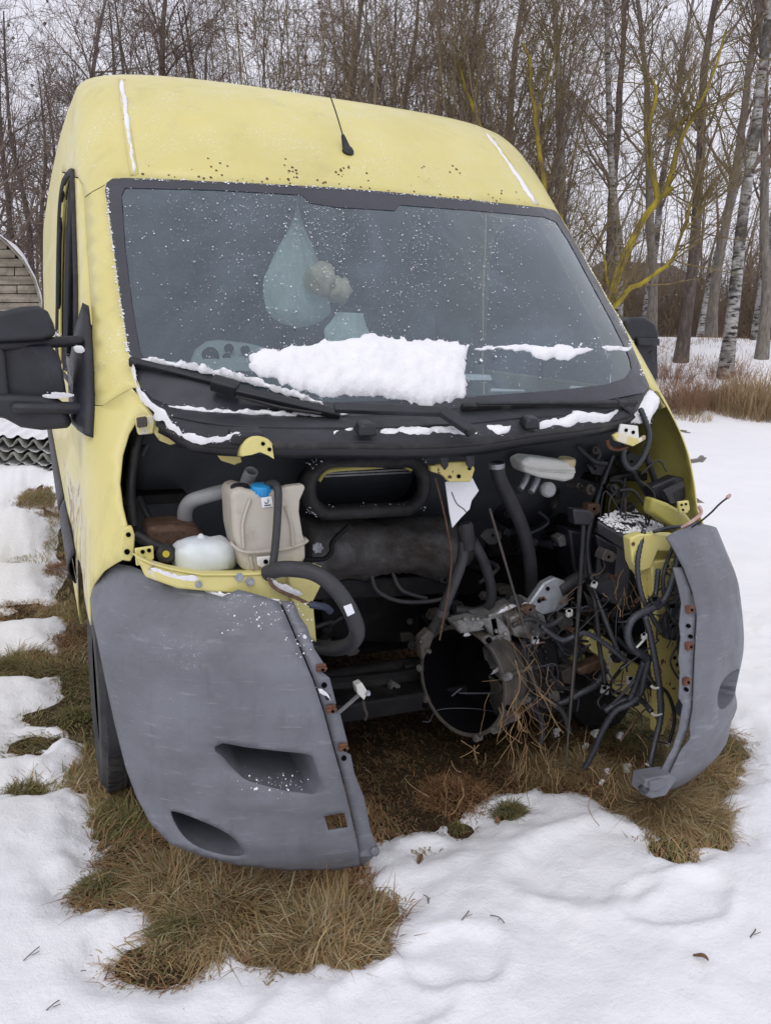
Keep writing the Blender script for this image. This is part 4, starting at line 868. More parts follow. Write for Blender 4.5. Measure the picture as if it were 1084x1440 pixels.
# the other corner is bent out of line: same make, wider stance
BUMR=Shell([.12,.2,.5,.72,.86,.98],[1.03,1.075,1.105,1.093,1.045,.99],[-.07,-.11,-.12,-.07,-.01,.04],[.52,.56,.60,.57,.53,.5],n=3.0)
IN_R=[(946,757),(957,775),(970,800),(982,832),(989,868),(987,905),(985,950),(983,1000),(976,1035),(963,1065),(951,1090),(937,1118)]
inr=[BUMR.uv(*q) for q in dens(IN_R,7,False)]; iy=np.array([q[1] for q in IN_R],float); ixx=np.array([q[0] for q in IN_R],float)
def dent_r(a,z):
    P=BUMR.pt(a,z); x,y=pj(P); o=0.0
    if a<1.45: o-=.016*(1-float(sstep(2,24,x-float(np.interp(y,iy,ixx)))))
    o-=.008*math.exp(-((x-1030)/26)**2-((y-968)/40)**2)
    o+=.010*math.exp(-((z-.335)/.025)**2); o-=.012*float(1-sstep(.17,.23,z))
    return o
top_r=[BUMR.uv(*q) for q in ((956,747),(968,741),(978,735))]
skr=inr+[(a,.135+.03*max(0,a-1.2)) for a in np.linspace(inr[-1][0]+.08,1.9,12)]+[(1.95,.3),(1.95,.6),(1.8,.80)]+[(a,z) for a,z in ((1.6,.845),(1.45,.87),(1.3,.885))]+[q for q in top_r[::-1] if q[0]<1.25]
RC=[(1010,988),(1014,968),(1023,953),(1034,944),(1041,942),(1041,960),(1036,978),(1026,992),(1015,998)]
rcs=[BUMR.uv(*q) for q in dens(crom(RC,3,True),4)]
bor=patch('bumper_corner',BUMR,skr,[rcs],M['bumper_grey'],van,step=(.026,.016),px=False,thick=.006,disp=dent_r,ang=70)
c=np.mean(rcs,0); n=len(rcs); V=[];F=[]
for d_,s_ in ((0.0,1.0),(.02,.98),(.05,.93),(.06,.8)): V+=[tuple(np.array(BUMR.pt(*(c+(np.array(q)-c)*s_),dent_r(*q)))+np.array((-.75,.6,0))*d_) for q in rcs]
for k in range(3): F+=[(k*n+i,k*n+(i+1)%n,(k+1)*n+(i+1)%n,(k+1)*n+i) for i in range(n)]
F.append(tuple(range(3*n,4*n))); mesh('duct_recess',V,F,M['bumper_grey'],bor)
FLR=[(958,800),(966,830),(970,850),(967,880),(969,900),(966,930),(968,950),(966,985),(972,995),(966,1030),(958,1055),(940,1090),(928,1100),(925,1118),(937,1118),(951,1090),(963,1065),(976,1035),(983,1000),(985,950),(987,905),(989,868),(982,832),(970,800)]
flr=[BUMR.uv(*q) for q in dens(FLR,6)]
patch('mounting_flange',BUMR,flr,[],M['bumper_grey'],bor,step=(.03,.02),px=False,thick=.005,off=-.022)
for x,y in ((978,858),(977,910),(973,960)):
    P=np.array(BUMR.pt(*BUMR.uv(x,y),-.018)); b=MB(); b.box(P,(.026,.014,.020)); b.box(P+np.array((0,-.008,0)),(.022,.005,.024)); cl=b.build('rusty_clip',M['rust'],bor,.002); b=MB(); b.lathe(P+np.array((0,-.011,0)),(-.2,-1,0),[(.004,0),(.004,.003)],8); b.build('screw_hole',M['ink'],cl)
for x,y in ((976,882),(979,897),(973,972)): P=np.array(BUMR.pt(*BUMR.uv(x,y),-.016)); b=MB(); b.lathe(P,(-.2,-1,0),[(.006,-.004),(.006,.004)],12); b.build('bolt_hole',M['ink'],bor)
b=MB(); b.prism([at(x,y,y=-.10) for x,y in ((908,1096),(945,1090),(952,1096),(936,1120),(916,1124),(905,1118))],(0,.06,0)); lg=b.build('lower_lug',M['bumper_grey'],bor,.006); b=MB(); b.prism([at(x,y,y=-.11) for x,y in ((915,1100),(932,1096),(938,1104),(928,1114),(914,1114))],(0,.02,0)); b.build('lug_pad',M['bumper_grey'],lg,.006); b=MB(); b.lathe(at(904,1110,y=-.09),(-1,-.3,0),[(.014,-.01),(.015,.004),(.008,.010)],12); b.build('lug_pin',M['loom'],lg)
# ------------------------------------------------------------------ cowl, wipers, antenna
wb=[onb(*q,-.004) for q in WS_BOT[::-1]]
A=resample([onb(198,547,-.004)]+wb+[onb(913,545,-.004)],40)
fe=[(224,594,.40),(245,604,.34),(262,617,.29),(290,622,.26),(360,625,.20),(440,625,.16),(520,625,.14),(600,625,.15),(680,620,.19),(740,610,.23),(800,603,.28),(850,596,.34),(884,588,.42),(905,572,.50)]
B=resample(crom(lay(fe),3),40)
cowl=ruled('cowl_panel',A,B,M['cowl_plastic'],van,8,.010,.005)
B2=[b+np.array((0,-.004,0)) for b in B]; C2=[b+np.array((0,.015,-.028-.012*math.sin(i/39*math.pi))) for i,b in enumerate(B)]
tube('cowl_seal',[tuple(b+np.array((0,.002,-.004))) for b in B[::2]],.010,M['rubber'],cowl,k=3,sides=8)
ruled('cowl_lip',B2,C2,M['black_plastic'],cowl,3,.004,.004,(0,-1,0))
tube('cowl_crease',[tuple(a*.45+b*.55+np.array((0,-.006,.010))) for a,b in zip(A[2:38:3],B[2:38:3])],.004,M['cowl_plastic'],cowl,k=3,sides=6)
for (x,y,d) in ((512,607,.17),(742,598,.25)):       # washer jets
    P=at(x,y,y=d); b=MB(); b.box(P+np.array((0,-.01,.012)),(.055,.05,.032),facing((0,-.35,1),(0,1,0)),.75); jet=b.build('washer_jet',M['black_plastic'],cowl,.008); 
    b=MB(); b.box(P+np.array((0,-.020,.006)),(.016,.012,.018)); b.build('nozzle',M['ink'],jet,.003)
for (x,y,d) in ((349,613,.20),):
    P=at(x,y,y=d); b=MB(); b.box(P+np.array((0,.02,0)),(.09,.06,.03),facing((0,-.3,1),(0,1,0)),.85); b.build('hinge_cover',M['black_plastic'],cowl,.008)
w1=empty('wiper'); w1.parent=van; w2=empty('wiper'); w2.parent=van
G=lambda x,y,o=.02:onb(x,y,o)
bar('blade',G(192,508,.022),G(455,577,.022),.016,.026,M['rubber'],w1); bar('blade_spine',G(200,507,.038),G(450,573,.036),.012,.010,M['black_plastic'],w1)
bar('pivot_block',G(311,536,.050),G(345,546,.050),.036,.036,M['black_plastic'],w1,bev=.006)
bar('arm',G(335,545,.055),at(478,583,y=.30),.020,.014,M['black_plastic'],w1,taper=1.4); tube('arm_rod',[G(342,556,.035),G(400,572,.03),at(452,582,y=.30)],.005,M['rubber'],w1,sides=6)
bar('arm',at(470,573,y=.24),at(625,579,y=.20),.030,.016,M['cowl_plastic'],w2); bar('arm_elbow',at(620,577,y=.20),at(662,606,y=.16),.036,.018,M['cowl_plastic'],w2)
bar('blade',G(642,571,.03),G(880,566,.03),.016,.022,M['rubber'],w2); bar('blade_spine',G(660,566,.04),G(862,564,.04),.012,.010,M['black_plastic'],w2)
bar('arm_tip',G(850,562,.04),at(885,578,y=.42),.024,.014,M['cowl_plastic'],w2)
tube('pivot_cap',[at(660,604,y=.15),at(664,611,y=.145)],.016,M['rubber'],w2,sides=10)
an=empty('antenna'); an.parent=van
P=np.array(onb(489,214,.0)); b=MB(); b.lathe(P,(0,-.65,.75),[(.022,-.01),(.021,.008),(.012,.018)],16); b.build('antenna_base',M['rubber'],an)
Q=at(482,190,y=P[1]+.03); R=at(462,128,y=P[1]+.16); tube('antenna_foot',[P,(P+Q)/2,Q],[.018,.012,.006],M['rubber'],an,k=3)
tube('antenna_mast',[Q,(Q+R)/2+np.array((.002,0,0)),R],.0028,M['rubber'],an,k=4,sides=6)
# ------------------------------------------------------------------ mirrors
mr=empty('door_mirror'); mr.parent=van
def slab(name,pts,y,dep,mat,par,bev=.012,seg=3):
    b=MB(); b.prism([at(p[0],p[1],y=y) for p in pts],(0,dep,0)); return b.build(name,mat,par,bev,seg=seg)
slab('mirror_cap',[(-60,470),(-40,452),(-5,440),(30,431),(55,430),(68,438),(76,455),(80,472),(60,478),(-60,484)],.62,.20,M['cowl_plastic'],mr,.03,4)
slab('mirror_back',[(-60,488),(70,484),(84,500),(92,540),(95,560),(-20,565),(-60,560)],.66,.15,M['cowl_plastic'],mr,.008)
slab('mirror_frame',[(-60,486),(4,488),(8,500),(14,560),(20,575),(-50,575)],.635,.03,M['cowl_plastic'],mr,.01)
slab('mirror_bottom',[(-55,556),(14,554),(60,556),(92,570),(104,598),(95,603),(60,606),(30,602),(8,590),(-30,580),(-55,575)],.62,.17,M['cowl_plastic'],mr,.02,4)
bar('mirror_arm',at(-50,489,y=.63),at(116,479,y=.74),.030,.045,M['cowl_plastic'],mr,(0,-1,0),.012); bar('mirror_arm',at(15,572,y=.63),at(124,574,y=.64),.03,.075,M['cowl_plastic'],mr,(0,-1,0),.014)
mt=[(110,500),(117,462),(127,426),(132,462),(135,520),(136,570),(133,612),(121,604),(109,592),(107,545)]
patch('mirror_sail',BODY,mt,[],M['cowl_plastic'],mr,step=(.08,.03),thick=.03,off=.022,dpx=6)
mr2=empty('door_mirror'); mr2.parent=van
slab('mirror_cap',[(880,452),(890,446),(908,446),(922,455),(928,470),(926,480),(880,478)],.86,.16,M['black_plastic'],mr2,.02,4)
slab('mirror_back',[(880,480),(925,482),(926,530),(918,545),(885,545)],.88,.12,M['cowl_plastic'],mr2,.01)
slab('mirror_frame',[(896,474),(928,476),(928,486),(898,486)],.85,.03,M['cowl_plastic'],mr2,.006)
bar('mirror_arm',at(915,500,y=.90),(1.0,.95,1.42),.05,.06,M['black_plastic'],mr2,(0,-1,0),.01)
# ------------------------------------------------------------------ wheels
def wheel(x,y,par=van):
    w=empty('wheel'); w.parent=par; sg=-1 if x<0 else 1; c=(x,y,WC[1]); ax=(sg,0,0)
    b=MB(); pr=[(.20,-.10),(.26,-.112),(.31,-.108),(.333,-.09),(.338,-.05),(.338,-.036),(.330,-.034),(.330,-.026),(.338,-.024),(.339,.024),(.330,.026),(.330,.034),(.338,.036),(.338,.05),(.333,.09),(.31,.108),(.26,.112),(.20,.10)]
    b.lathe(c,ax,pr,48,cap=False); b.build('tyre',M['tyre'],w,ang=30)
    b=MB()
    for k in range(60):
        a=2*math.pi*k/60
        for s in (-1,1): b.box((x+s*.072,y+.336*math.cos(a),WC[1]+.336*math.sin(a)),(.042,.022,.010),rotm('X',math.degrees(a)-90))
    b.build('tread_blocks',M['tyre'],w)['kind']='stuff'
    b=MB(); b.lathe(c,ax,[(.205,-.09),(.205,.085),(.19,.09),(.175,.05),(.10,.03),(.09,.045),(.02,.05)],36); b.build('rim',M['rim_grey'],w)
wheel(-.905,WC[0]); wheel(.905,WC[0]); wheel(-.905,4.35); wheel(.905,4.35)
# ------------------------------------------------------------------ engine bay shell
b=MB(); b.box((0,.985,.80),(1.92,.04,1.0)); fw=b.build('firewall',M['dark_steel'],van)
b=MB(); b.box((0,3.2,.36),(1.9,4.5,.05)); b.build('floor_pan',M['dark_steel'],van)
for sg in (-1,1):
    V=[];F=[]                                      # wheel-arch liner
    for t in np.radians(np.linspace(-5,185,20)):
        for x in (1.0,.70): V.append((sg*x,WC[0]+.415*math.cos(t),WC[1]+.415*math.sin(t)))
    for i in range(19): F.append((2*i,2*i+1,2*i+3,2*i+2))
    o=mesh('wheel_arch_liner',V,F,M['black_plastic'],van); m=o.modifiers.new('sheet','SOLIDIFY'); m.thickness=.005
    b=MB(); b.box((sg*.74,.80,.60),(.02,.38,.50)); b.box((sg*.86,.80,1.02),(.24,.36,.03)); b.box((sg*.84,.90,1.02),(.26,.12,.50)); b.build('inner_wing',M['dark_steel'],van,.004)
    b=MB(); b.box((sg*.58,1.9,.40),(.10,2.4,.12)); b.build('chassis_rail',M['dark_steel'],van,.01)
b=MB(); b.box((0,.62,.28),(1.1,.16,.07)); b.tube([(-.62,.70,.36),(-.2,.66,.33),(.3,.66,.33),(.62,.70,.36)],.032,10); b.build('subframe',M['dark_steel'],van,.01)
tube('steering_rack',lay([(400,968,.72),(480,950,.72),(560,938,.72),(640,930,.72)]),.030,M['dark_steel'],van,sides=12)
tube('drive_shaft',lay([(360,985,.80),(460,972,.78),(600,945,.75)]),.022,M['dark_steel'],van,sides=12)
for i,(P,r) in enumerate(((((-.45,.90,.75),(-.2,.9,.70),(.1,.9,.72)),.012),(((-.3,.88,.9),(-.1,.86,.66),(.2,.87,.64)),.010),(((.15,.9,1.0),(.3,.88,.7),(.5,.9,.6)),.014))): tube('pipe',P,r,M['dark_steel'],van,sides=8)
b=MB()
for x,z,s in ((-.15,.62,.16),(.02,.55,.14),(.35,.6,.2),(-.35,.58,.12),(.55,.75,.18)): b.box((x,.93,z),(s,.08,s*.8),rotm('Y',random.Random(int(x*100)).uniform(-12,12)))
b.build('bulkhead_box',M['dark_steel'],van,.01)['kind']='stuff'
# ------------------------------------------------------------------ lamp rail and brackets, picture left
def poly(name,pts,y,dep,mat,par=van,bev=.003,seg=2,tilt=0.0):
    c=np.mean([p[1] for p in pts]); b=MB(); b.prism([at(p[0],p[1],y=y+(p[1]-c)*tilt) for p in pts],(0,dep,0)); return b.build(name,mat,par,bev,seg=seg)
def hole(par,x,y,d,r=.007,mat='ink',n=(0,-1,0)):
    b=MB(); b.lathe(at(x,y,y=d),n,[(r,-.002),(r,.002)],12); return b.build('bolt_hole',M[mat],par)  # flat disc for the hole, its darkness put into the colour
def bolt(par,x,y,d,r=.010,mat='clean_alloy',n=(0,-1,.1)):
    b=MB(); b.lathe(at(x,y,y=d),n,[(r*1.5,-.006),(r*1.5,0),(r,.001),(r,.008)],6); return b.build('bolt',M[mat],par)
rail=poly('lamp_rail',[(193,784),(212,793),(240,801),(285,809),(340,809),(400,806),(452,798),(453,822),(441,846),(445,892),(425,884),(398,852),(330,836),(250,828),(205,812)],.150,.05,M['yellow_worn'],bev=.006)
V=[at(x,y,y=.145) for x,y in [(193,784),(212,793),(240,801),(285,809),(340,809),(400,806),(452,798)]]
ruled('rail_shelf',[v+np.array((0,.16,-.030)) for v in V],[v+np.array((0,0,.001)) for v in V],M['yellow_worn'],rail,3,.004,.004)
poly('rail_column',[(404,806),(452,798),(453,822),(441,846),(446,905),(424,890),(412,860)],.135,.05,M['yellow'],rail,bev=.006)
for x,y in ((280,822),(337,812),(352,818)): bolt(rail,x,y,.144,.006 if x<300 else .008)
hook=poly('fender_hook',[(174,742),(186,740),(190,752),(189,780),(184,790),(172,788),(169,770)],.275,.02,M['yellow'],bev=.004); hole(hook,181,752,.273,.006); hole(hook,179,776,.273,.007)
br=poly('lamp_bracket',[(190,772),(216,768),(217,786),(208,794),(192,796)],.24,.012,M['yellow'],bev=.003); [hole(br,x,y,.238,.005) for x,y in ((201,776),(210,774),(203,786))]
# upper left hinge pieces under the cowl
h=poly('hinge_mount',[(190,586),(215,584),(219,592),(216,610),(195,612)],.42,.03,M['yellow_worn'],bev=.004); poly('mount_block',[(193,588),(207,586),(208,600),(194,602)],.40,.02,M['grimy_steel'],h)
poly('hinge_arm',[(216,588),(222,596),(245,612),(254,622),(240,626),(225,620),(215,606)],.43,.03,M['yellow_worn'])
h=poly('hinge_bracket',[(303,636),(318,640),(336,634),(341,650),(330,654),(312,648)],.30,.02,M['yellow_rusty']); poly('bracket_web',[(329,616),(340,614),(342,640),(332,642)],.31,.02,M['yellow_worn'],h)
h=poly('hinge_strap',[(341,642),(343,628),(350,618),(362,614),(376,618),(383,626),(386,646),(378,641),(366,636),(354,640)],.17,.006,M['yellow'],bev=.002)
P=resample(crom(lay([(341,642,.175),(343,628,.175),(350,618,.175),(362,614,.175),(376,618,.175),(383,626,.175)]),4),14); ruled('strap_flange',P,[p+np.array((0,.05,-.006)) for p in P],M['yellow'],h,2,0,.004)
hole(h,370,624,.169,.005); hole(h,379,632,.169,.005)
# ------------------------------------------------------------------ washer bottle
tk=empty('washer_bottle'); tk.parent=van
poly('tank',[(325,692),(338,685),(362,692),(392,688),(412,716),(422,735),(430,763),(431,788),(418,798),(395,806),(350,806),(341,800),(334,775),(328,745)],.19,.13,M['tank_plastic'],tk,.020,4)
poly('tank_fin',[(388,690),(405,684),(427,681),(430,686),(422,704),(421,720),(426,752),(431,764),(405,770),(390,768)],.192,.03,M['tank_plastic'],tk,.006,3)
P=lay([(326,765,.188),(345,777,.180),(395,774,.180),(425,766,.186),(434,760,.19)]); bar_=ruled('tank_seam',resample(crom(P,4),16),resample([np.array(p)+np.array((0,.03,.002)) for p in crom(P,4)],16),M['tank_plastic'],tk,1,0,.006)
for L in ([(352,702,.187),(342,735,.186),(343,770,.185)],[(402,712,.187),(410,740,.186),(412,768,.185)],[(352,782,.187),(356,800,.187)]): tube('tank_rib',lay(L),.0045,M['tank_plastic'],tk,sides=6)
lg=poly('tank_lug',[(362,784),(384,782),(386,795),(372,800),(363,796)],.176,.012,M['white_plastic'],tk); hole(lg,374,790,.174,.006)
b=MB(); c=at(367,689,y=.215); b.lathe(c,(0,-.12,1),[(.026,-.016),(.028,-.012),(.028,.006),(.025,.013),(.010,.015)],22); cp=b.build('filler_cap',M['blue_cap'],tk)
b=MB()
for k in range(22): a=2*math.pi*k/22; b.box(c+np.array((.028*math.cos(a),.028*math.sin(a),-.003)),(.004,.004,.016),rotm('Z',math.degrees(a)))
b.build('cap_grip',M['blue_cap'],cp)['kind']='stuff'
b=MB(); c=at(338,688,y=.225); b.lathe(c,(0,-.1,1),[(.024,-.016),(.025,-.01),(.025,.008),(.020,.012)],18); b.build('level_cap',M['black_plastic'],tk)
st=poly('label_sticker',[(367,700),(382,698),(384,712),(369,714)],.186,.002,M['sticker'],tk,0)
tube('printed_symbol',[at(x,y,y=.1845) for x,y in ((377,701.5),(377.5,705),(376,707.5),(373.5,708),(372.5,706))],.0009,M['ink'],st,sides=5)
bar('printed_line',at(372,711,y=.1845),at(381,710,y=.1845),.0022,.0008,M['ink'],st,(0,-1,0),0)
tube('washer_hose',lay([(374,684,.22),(384,680,.20),(391,690,.172),(390,730,.160),(387,770,.150),(383,800,.135),(381,812,.12)]),.0105,M['hose'],van)
tube('washer_pipe',lay([(380,808,.125),(381,820,.12),(392,830,.105),(415,840,.09),(436,850,.08)]),.0050,M['rod_rust'],van,sides=8)
b=MB(); b.lathe(at(381,808,y=.13),(0,-.2,-1),[(.010,-.01),(.011,0),(.010,.012)],12); b.build('pipe_union',M['clean_alloy'],van)
tube('washer_hose_end',lay([(436,850,.08),(448,852,.07),(458,854,.07),(465,860,.075)]),.0095,M['blue_hose'],van)
hb=tube('coolant_hose',lay([(376,806,.15),(400,800,.10),(440,805,.05),(470,826,.02),(492,858,.01),(502,888,.02),(492,906,.06),(468,912,.12),(440,908,.20)]),.0205,M['hose'],van,k=8,sides=14)
P=np.array(at(489,857,y=.01)); poly('hose_print',[(483,853),(494,849),(499,862),(489,867)],-.012,.002,M['sticker'],hb,0)
# expansion bottle
b=MB(); c=at(287,782,y=.28); V=[];F=[]
for i in range(13):
    th=math.pi*i/12
    for k in range(24):
        a=2*math.pi*k/24; q=Vector((math.sin(th)*math.cos(a),math.sin(th)*math.sin(a)*.8,math.cos(th)))
        q=Vector([math.copysign(abs(v)**.72,v) for v in q]); r=1+.10*fbm(q,2.6); V.append(c+np.array((q.x*.080*r,q.y*.075*r,q.z*.050*r)))
for i in range(12):
    for k in range(24): F.append((i*24+k,i*24+(k+1)%24,(i+1)*24+(k+1)%24,(i+1)*24+k))
ex=mesh('expansion_bottle',V,F,M['frosted_bottle'],van,ang=180); b=MB(); b.lathe(at(283,757,y=.28),(0,0,1),[(.014,-.012),(.012,.004),(.004,.012)],12); b.build('bottle_neck',M['frosted_bottle'],ex)
tube('grey_pipe',lay([(262,742,.50),(260,722,.48),(268,706,.46),(292,697,.44),(330,687,.42)]),.021,M['pipe_grey'],van,sides=14)
tube('filler_neck',lay([(346,690,.36),(348,676,.35),(354,662,.33)]),.0185,M['pipe_grey'],van,sides=14,hollow=.004)
pm=poly('washer_pump',[(205,742),(250,738),(278,742),(290,755),(285,772),(240,778),(212,765)],.40,.14,M['rod_rust'],bev=.02,seg=3)
tube('black_pipe',lay([(190,752,.33),(205,760,.32),(222,768,.31),(238,774,.30)]),.012,M['rubber'],van); b=MB(); b.lathe(at(233,779,y=.28),(.2,-1,.2),[(.024,0),(.026,.01),(.018,.02)],16); q=b.build('level_sensor',M['rubber'],van); b=MB(); b.lathe(at(233,779,y=.262),(.2,-1,.2),[(.009,0),(.009,.006)],12); b.build('sensor_core',M['wire_yellow'],q)
tube('bay_edge_seal',lay([(200,600,.5),(190,640,.48),(184,690,.45),(188,740,.42)]),.013,M['rubber'],van)
for L in ([(200,640,.6),(215,620,.6),(260,625,.6)],[(195,700,.6),(215,735,.55),(250,745,.5)]): tube('loom',lay(L),.012,M['loom'],van)
# ------------------------------------------------------------------ heater intake, heat shield
def rrect(x0,y0,x1,y1,r,d0,d1,n=6):
    out=[]
    for cx,cy,a0 in ((x1-r,y0+r,-90),(x1-r,y1-r,0),(x0+r,y1-r,90),(x0+r,y0+r,180)):
        for k in range(n+1):
            a=math.radians(a0+90*k/n); x=cx+r*math.cos(a); y=cy+r*math.sin(a); t=(x-x0)/(x1-x0); out.append((x,y-8*(t-.5),lerp(d0,d1,t)))
    return out
R1=rrect(434,650,596,718,30,.48,.56); din=empty('heater_intake'); din.parent=van
tube('intake_seal',lay(R1),.024,M['rubber'],din,k=2,sides=10,closed=True)
R2=lay([(x,y,d+.02) for x,y,d in R1]); R3=[np.array(p)+np.array((.03,.30,-.03)) for p in R2]; n=len(R2); V=list(R2)+R3; F=[(i,(i+1)%n,n+(i+1)%n,n+i) for i in range(n)]+[tuple(range(n,2*n))]
mesh('intake_duct',V,F,M['black_plastic'],din)
tube('intake_rim',lay([(448,676,.475),(456,665,.475),(472,660,.48),(520,657,.51),(562,654,.54),(578,660,.55)]),.008,M['yellow_inner'],din,sides=6)
for k in range(3): bar('intake_slat',at(456,662+k*4,y=.60),at(578,656+k*4,y=.66),.006,.004,M['pipe_grey'],din,(0,-1,0),.001)
V=[];F=[]; NL,NS=34,26                              # crumpled shield over the exhaust side
A_=np.array(at(425,770,y=.62)); B_=np.array(at(655,768,y=.66)); 
for i in range(NL):
    t=i/(NL-1); c=A_*(1-t)+B_*t; r0=.105*(1-.35*max(0,t-.85)/.15)+.012*math.sin(t*9)
    for k in range(NS):
        a=2*math.pi*k/NS; q=Vector((t*5,math.cos(a)*1.4,math.sin(a)*1.4)); r=r0*(1+.16*fbm(q,1.3)+.06*fbm(q,5)); V.append(c+np.array((0,math.cos(a)*r,math.sin(a)*r*.95)))
for i in range(NL-1):
    for k in range(NS): F.append((i*NS+k,i*NS+(k+1)%NS,(i+1)*NS+(k+1)%NS,(i+1)*NS+k))
F+= [tuple(range(NS)),tuple(range((NL-1)*NS,NL*NS))]
hsd=mesh('heat_shield',V,F,M['heat_shield'],van,ang=80)
b=MB(); c=at(446,770,y=.50); b.lathe(c,(-.1,-1,.2),[(.016,0),(.016,.006),(.008,.008)],10); [b.box(c+np.array((.014*math.cos(a),-.006,.014*math.sin(a))),(.006,.008,.006)) for a in np.linspace(0,6.28,7)[:-1]]; b.build('star_bolt',M['clean_alloy'],hsd)
tube('shield_pipe',lay([(430,786,.48),(455,786,.47),(466,776,.47),(468,762,.48),(490,740,.50)]),.008,M['dark_steel'],van,sides=8)
bar('cross_brace',at(430,828,y=.62),at(640,820,y=.66),.07,.05,M['dark_steel'],van,(0,-1,0),.008)
for L in ([(522,805,.58),(530,830,.57),(560,845,.56),(600,846,.55),(630,840,.55)],[(552,805,.60),(565,830,.58),(600,842,.57)]): tube('cable',lay(L),.0075,M['hose'],van,sides=8)
poly('back_panel',[(452,838),(590,842),(588,905),(455,900)],.88,.02,M['dark_steel'],van)
# ------------------------------------------------------------------ centre brackets and torn plastic
cb=poly('centre_bracket',[(606,655),(628,650),(664,648),(668,660),(662,678),(632,678),(622,668),(606,663)],.28,.02,M['yellow_rusty'],bev=.004); hole(cb,645,670,.278,.006); hole(cb,660,659,.278,.005)
for L in ([(617,634),(630,634),(631,655),(626,662),(620,654)],[(654,634),(666,634),(668,652),(662,660),(656,654)]): poly('hanging_tab',L,.255,.008,M['black_plastic'],cowl)
tp=poly('torn_plastic',[(626,678),(664,672),(673,690),(663,704),(660,716),(648,728),(636,742),(632,722),(629,700)],.33,.004,M['sticker'],bev=0)
tube('plastic_crack',[at(x,y,y=.328) for x,y in ((635,692),(642,708),(652,716),(656,721))],.0012,M['ink'],tp,sides=4)
yj=empty('branching_hose'); yj.parent=van
b=MB(); b.lathe(at(655,752,y=.36),(-.2,0,1),[(.024,-.045),(.026,-.02),(.026,.03),(.020,.04)],16); b.build('hose_joint',M['rubber'],yj)
tube('hose_branch',lay([(652,760,.36),(650,785,.37),(640,815,.38),(628,845,.39),(622,862,.40)]),.0185,M['hose'],yj); tube('hose_branch',lay([(664,760,.37),(680,790,.40),(690,825,.43),(688,850,.45),(670,860,.48),(640,858,.50)]),.017,M['hose'],yj)
b=MB(); b.lathe(at(622,862,y=.395),(-.25,0,-1),[(.021,-.01),(.022,0),(.021,.012)],14); b.build('hose_clamp',M['grimy_steel'],yj); tube('lower_branch',lay([(620,865,.40),(608,885,.42),(598,905,.44)]),.016,M['rubber'],yj)
th=tube('steering_hose',lay([(698,652,.44),(703,675,.45),(718,705,.47),(735,745,.50),(745,790,.52),(747,835,.54)]),.0235,M['hose'],van,sides=14)
b=MB(); b.lathe(at(698,655,y=.44),(-.1,0,1),[(.026,-.008),(.027,0),(.026,.008)],16); b.build('hose_clamp',M['clean_alloy'],th)
# ------------------------------------------------------------------ brake servo and reservoir
bs=empty('brake_servo'); bs.parent=van
b=MB(); b.lathe(at(735,690,y=.80),(-.25,-1,.05),[(.150,-.06),(.152,-.02),(.150,0),(.140,.02),(.09,.05),(.05,.06)],36); b.build('servo_drum',M['black_plastic'],bs)
rs=poly('fluid_reservoir',[(733,648),(745,642),(775,645),(806,650),(811,660),(808,674),(795,678),(760,672),(738,664)],.52,.09,M['white_plastic'],bs,.012,3)
tube('reservoir_seam',lay([(736,657,.515),(760,662,.512),(808,664,.512)]),.0035,M['white_plastic'],rs,sides=6)
b=MB(); c=at(796,650,y=.55); b.lathe(c,(0,-.1,1),[(.030,-.014),(.032,-.008),(.032,.010),(.027,.016)],22); b.build('reservoir_cap',M['cream_cap'],bs)
for x,y in ((737,678),(752,682)): tube('valve_body',lay([(x+4,y-10,.56),(x,y,.54),(x-6,y+10,.53)]),.012,M['clean_alloy'],bs,sides=10)
b=MB(); b.lathe(at(768,688,y=.53),(-.2,-1,.1),[(.026,0),(.027,.02),(.020,.028)],18); b.build('valve_cap',M['pipe_grey'],bs)
tube('vacuum_hose',lay([(812,628,.60),(825,640,.58),(838,650,.56),(852,652,.56)]),.009,M['hose'],van); tube('vacuum_hose',lay([(838,628,.6),(842,640,.59),(832,655,.58)]),.010,M['hose'],van)
poly('relay_box',[(846,650),(866,648),(868,672),(848,676)],.62,.05,M['black_plastic'],van,.005)
# ------------------------------------------------------------------ rods
tube('dipstick',lay([(820,735,.30),(817,790,.30),(812,870,.29),(806,950,.28),(800,1012,.27)]),.0075,M['rubber'],van,sides=8); poly('dipstick_holder',[(806,716),(830,718),(836,728),(828,740),(808,738)],.29,.04,M['black_plastic'],van,.006)
tube('bare_rod',[at(688,715,y=.32),at(736,880,y=.30)],.0042,M['grimy_steel'],van,sides=6); tube('bare_rod',lay([(612,672,.33),(628,740,.33),(634,800,.33),(618,900,.34)]),.0032,M['rod_rust'],van,sides=6)
tube('bare_rod',lay([(812,870,.22),(806,940,.21),(798,1040,.20),(796,1080,.2)]),.0035,M['grimy_steel'],van,sides=6)
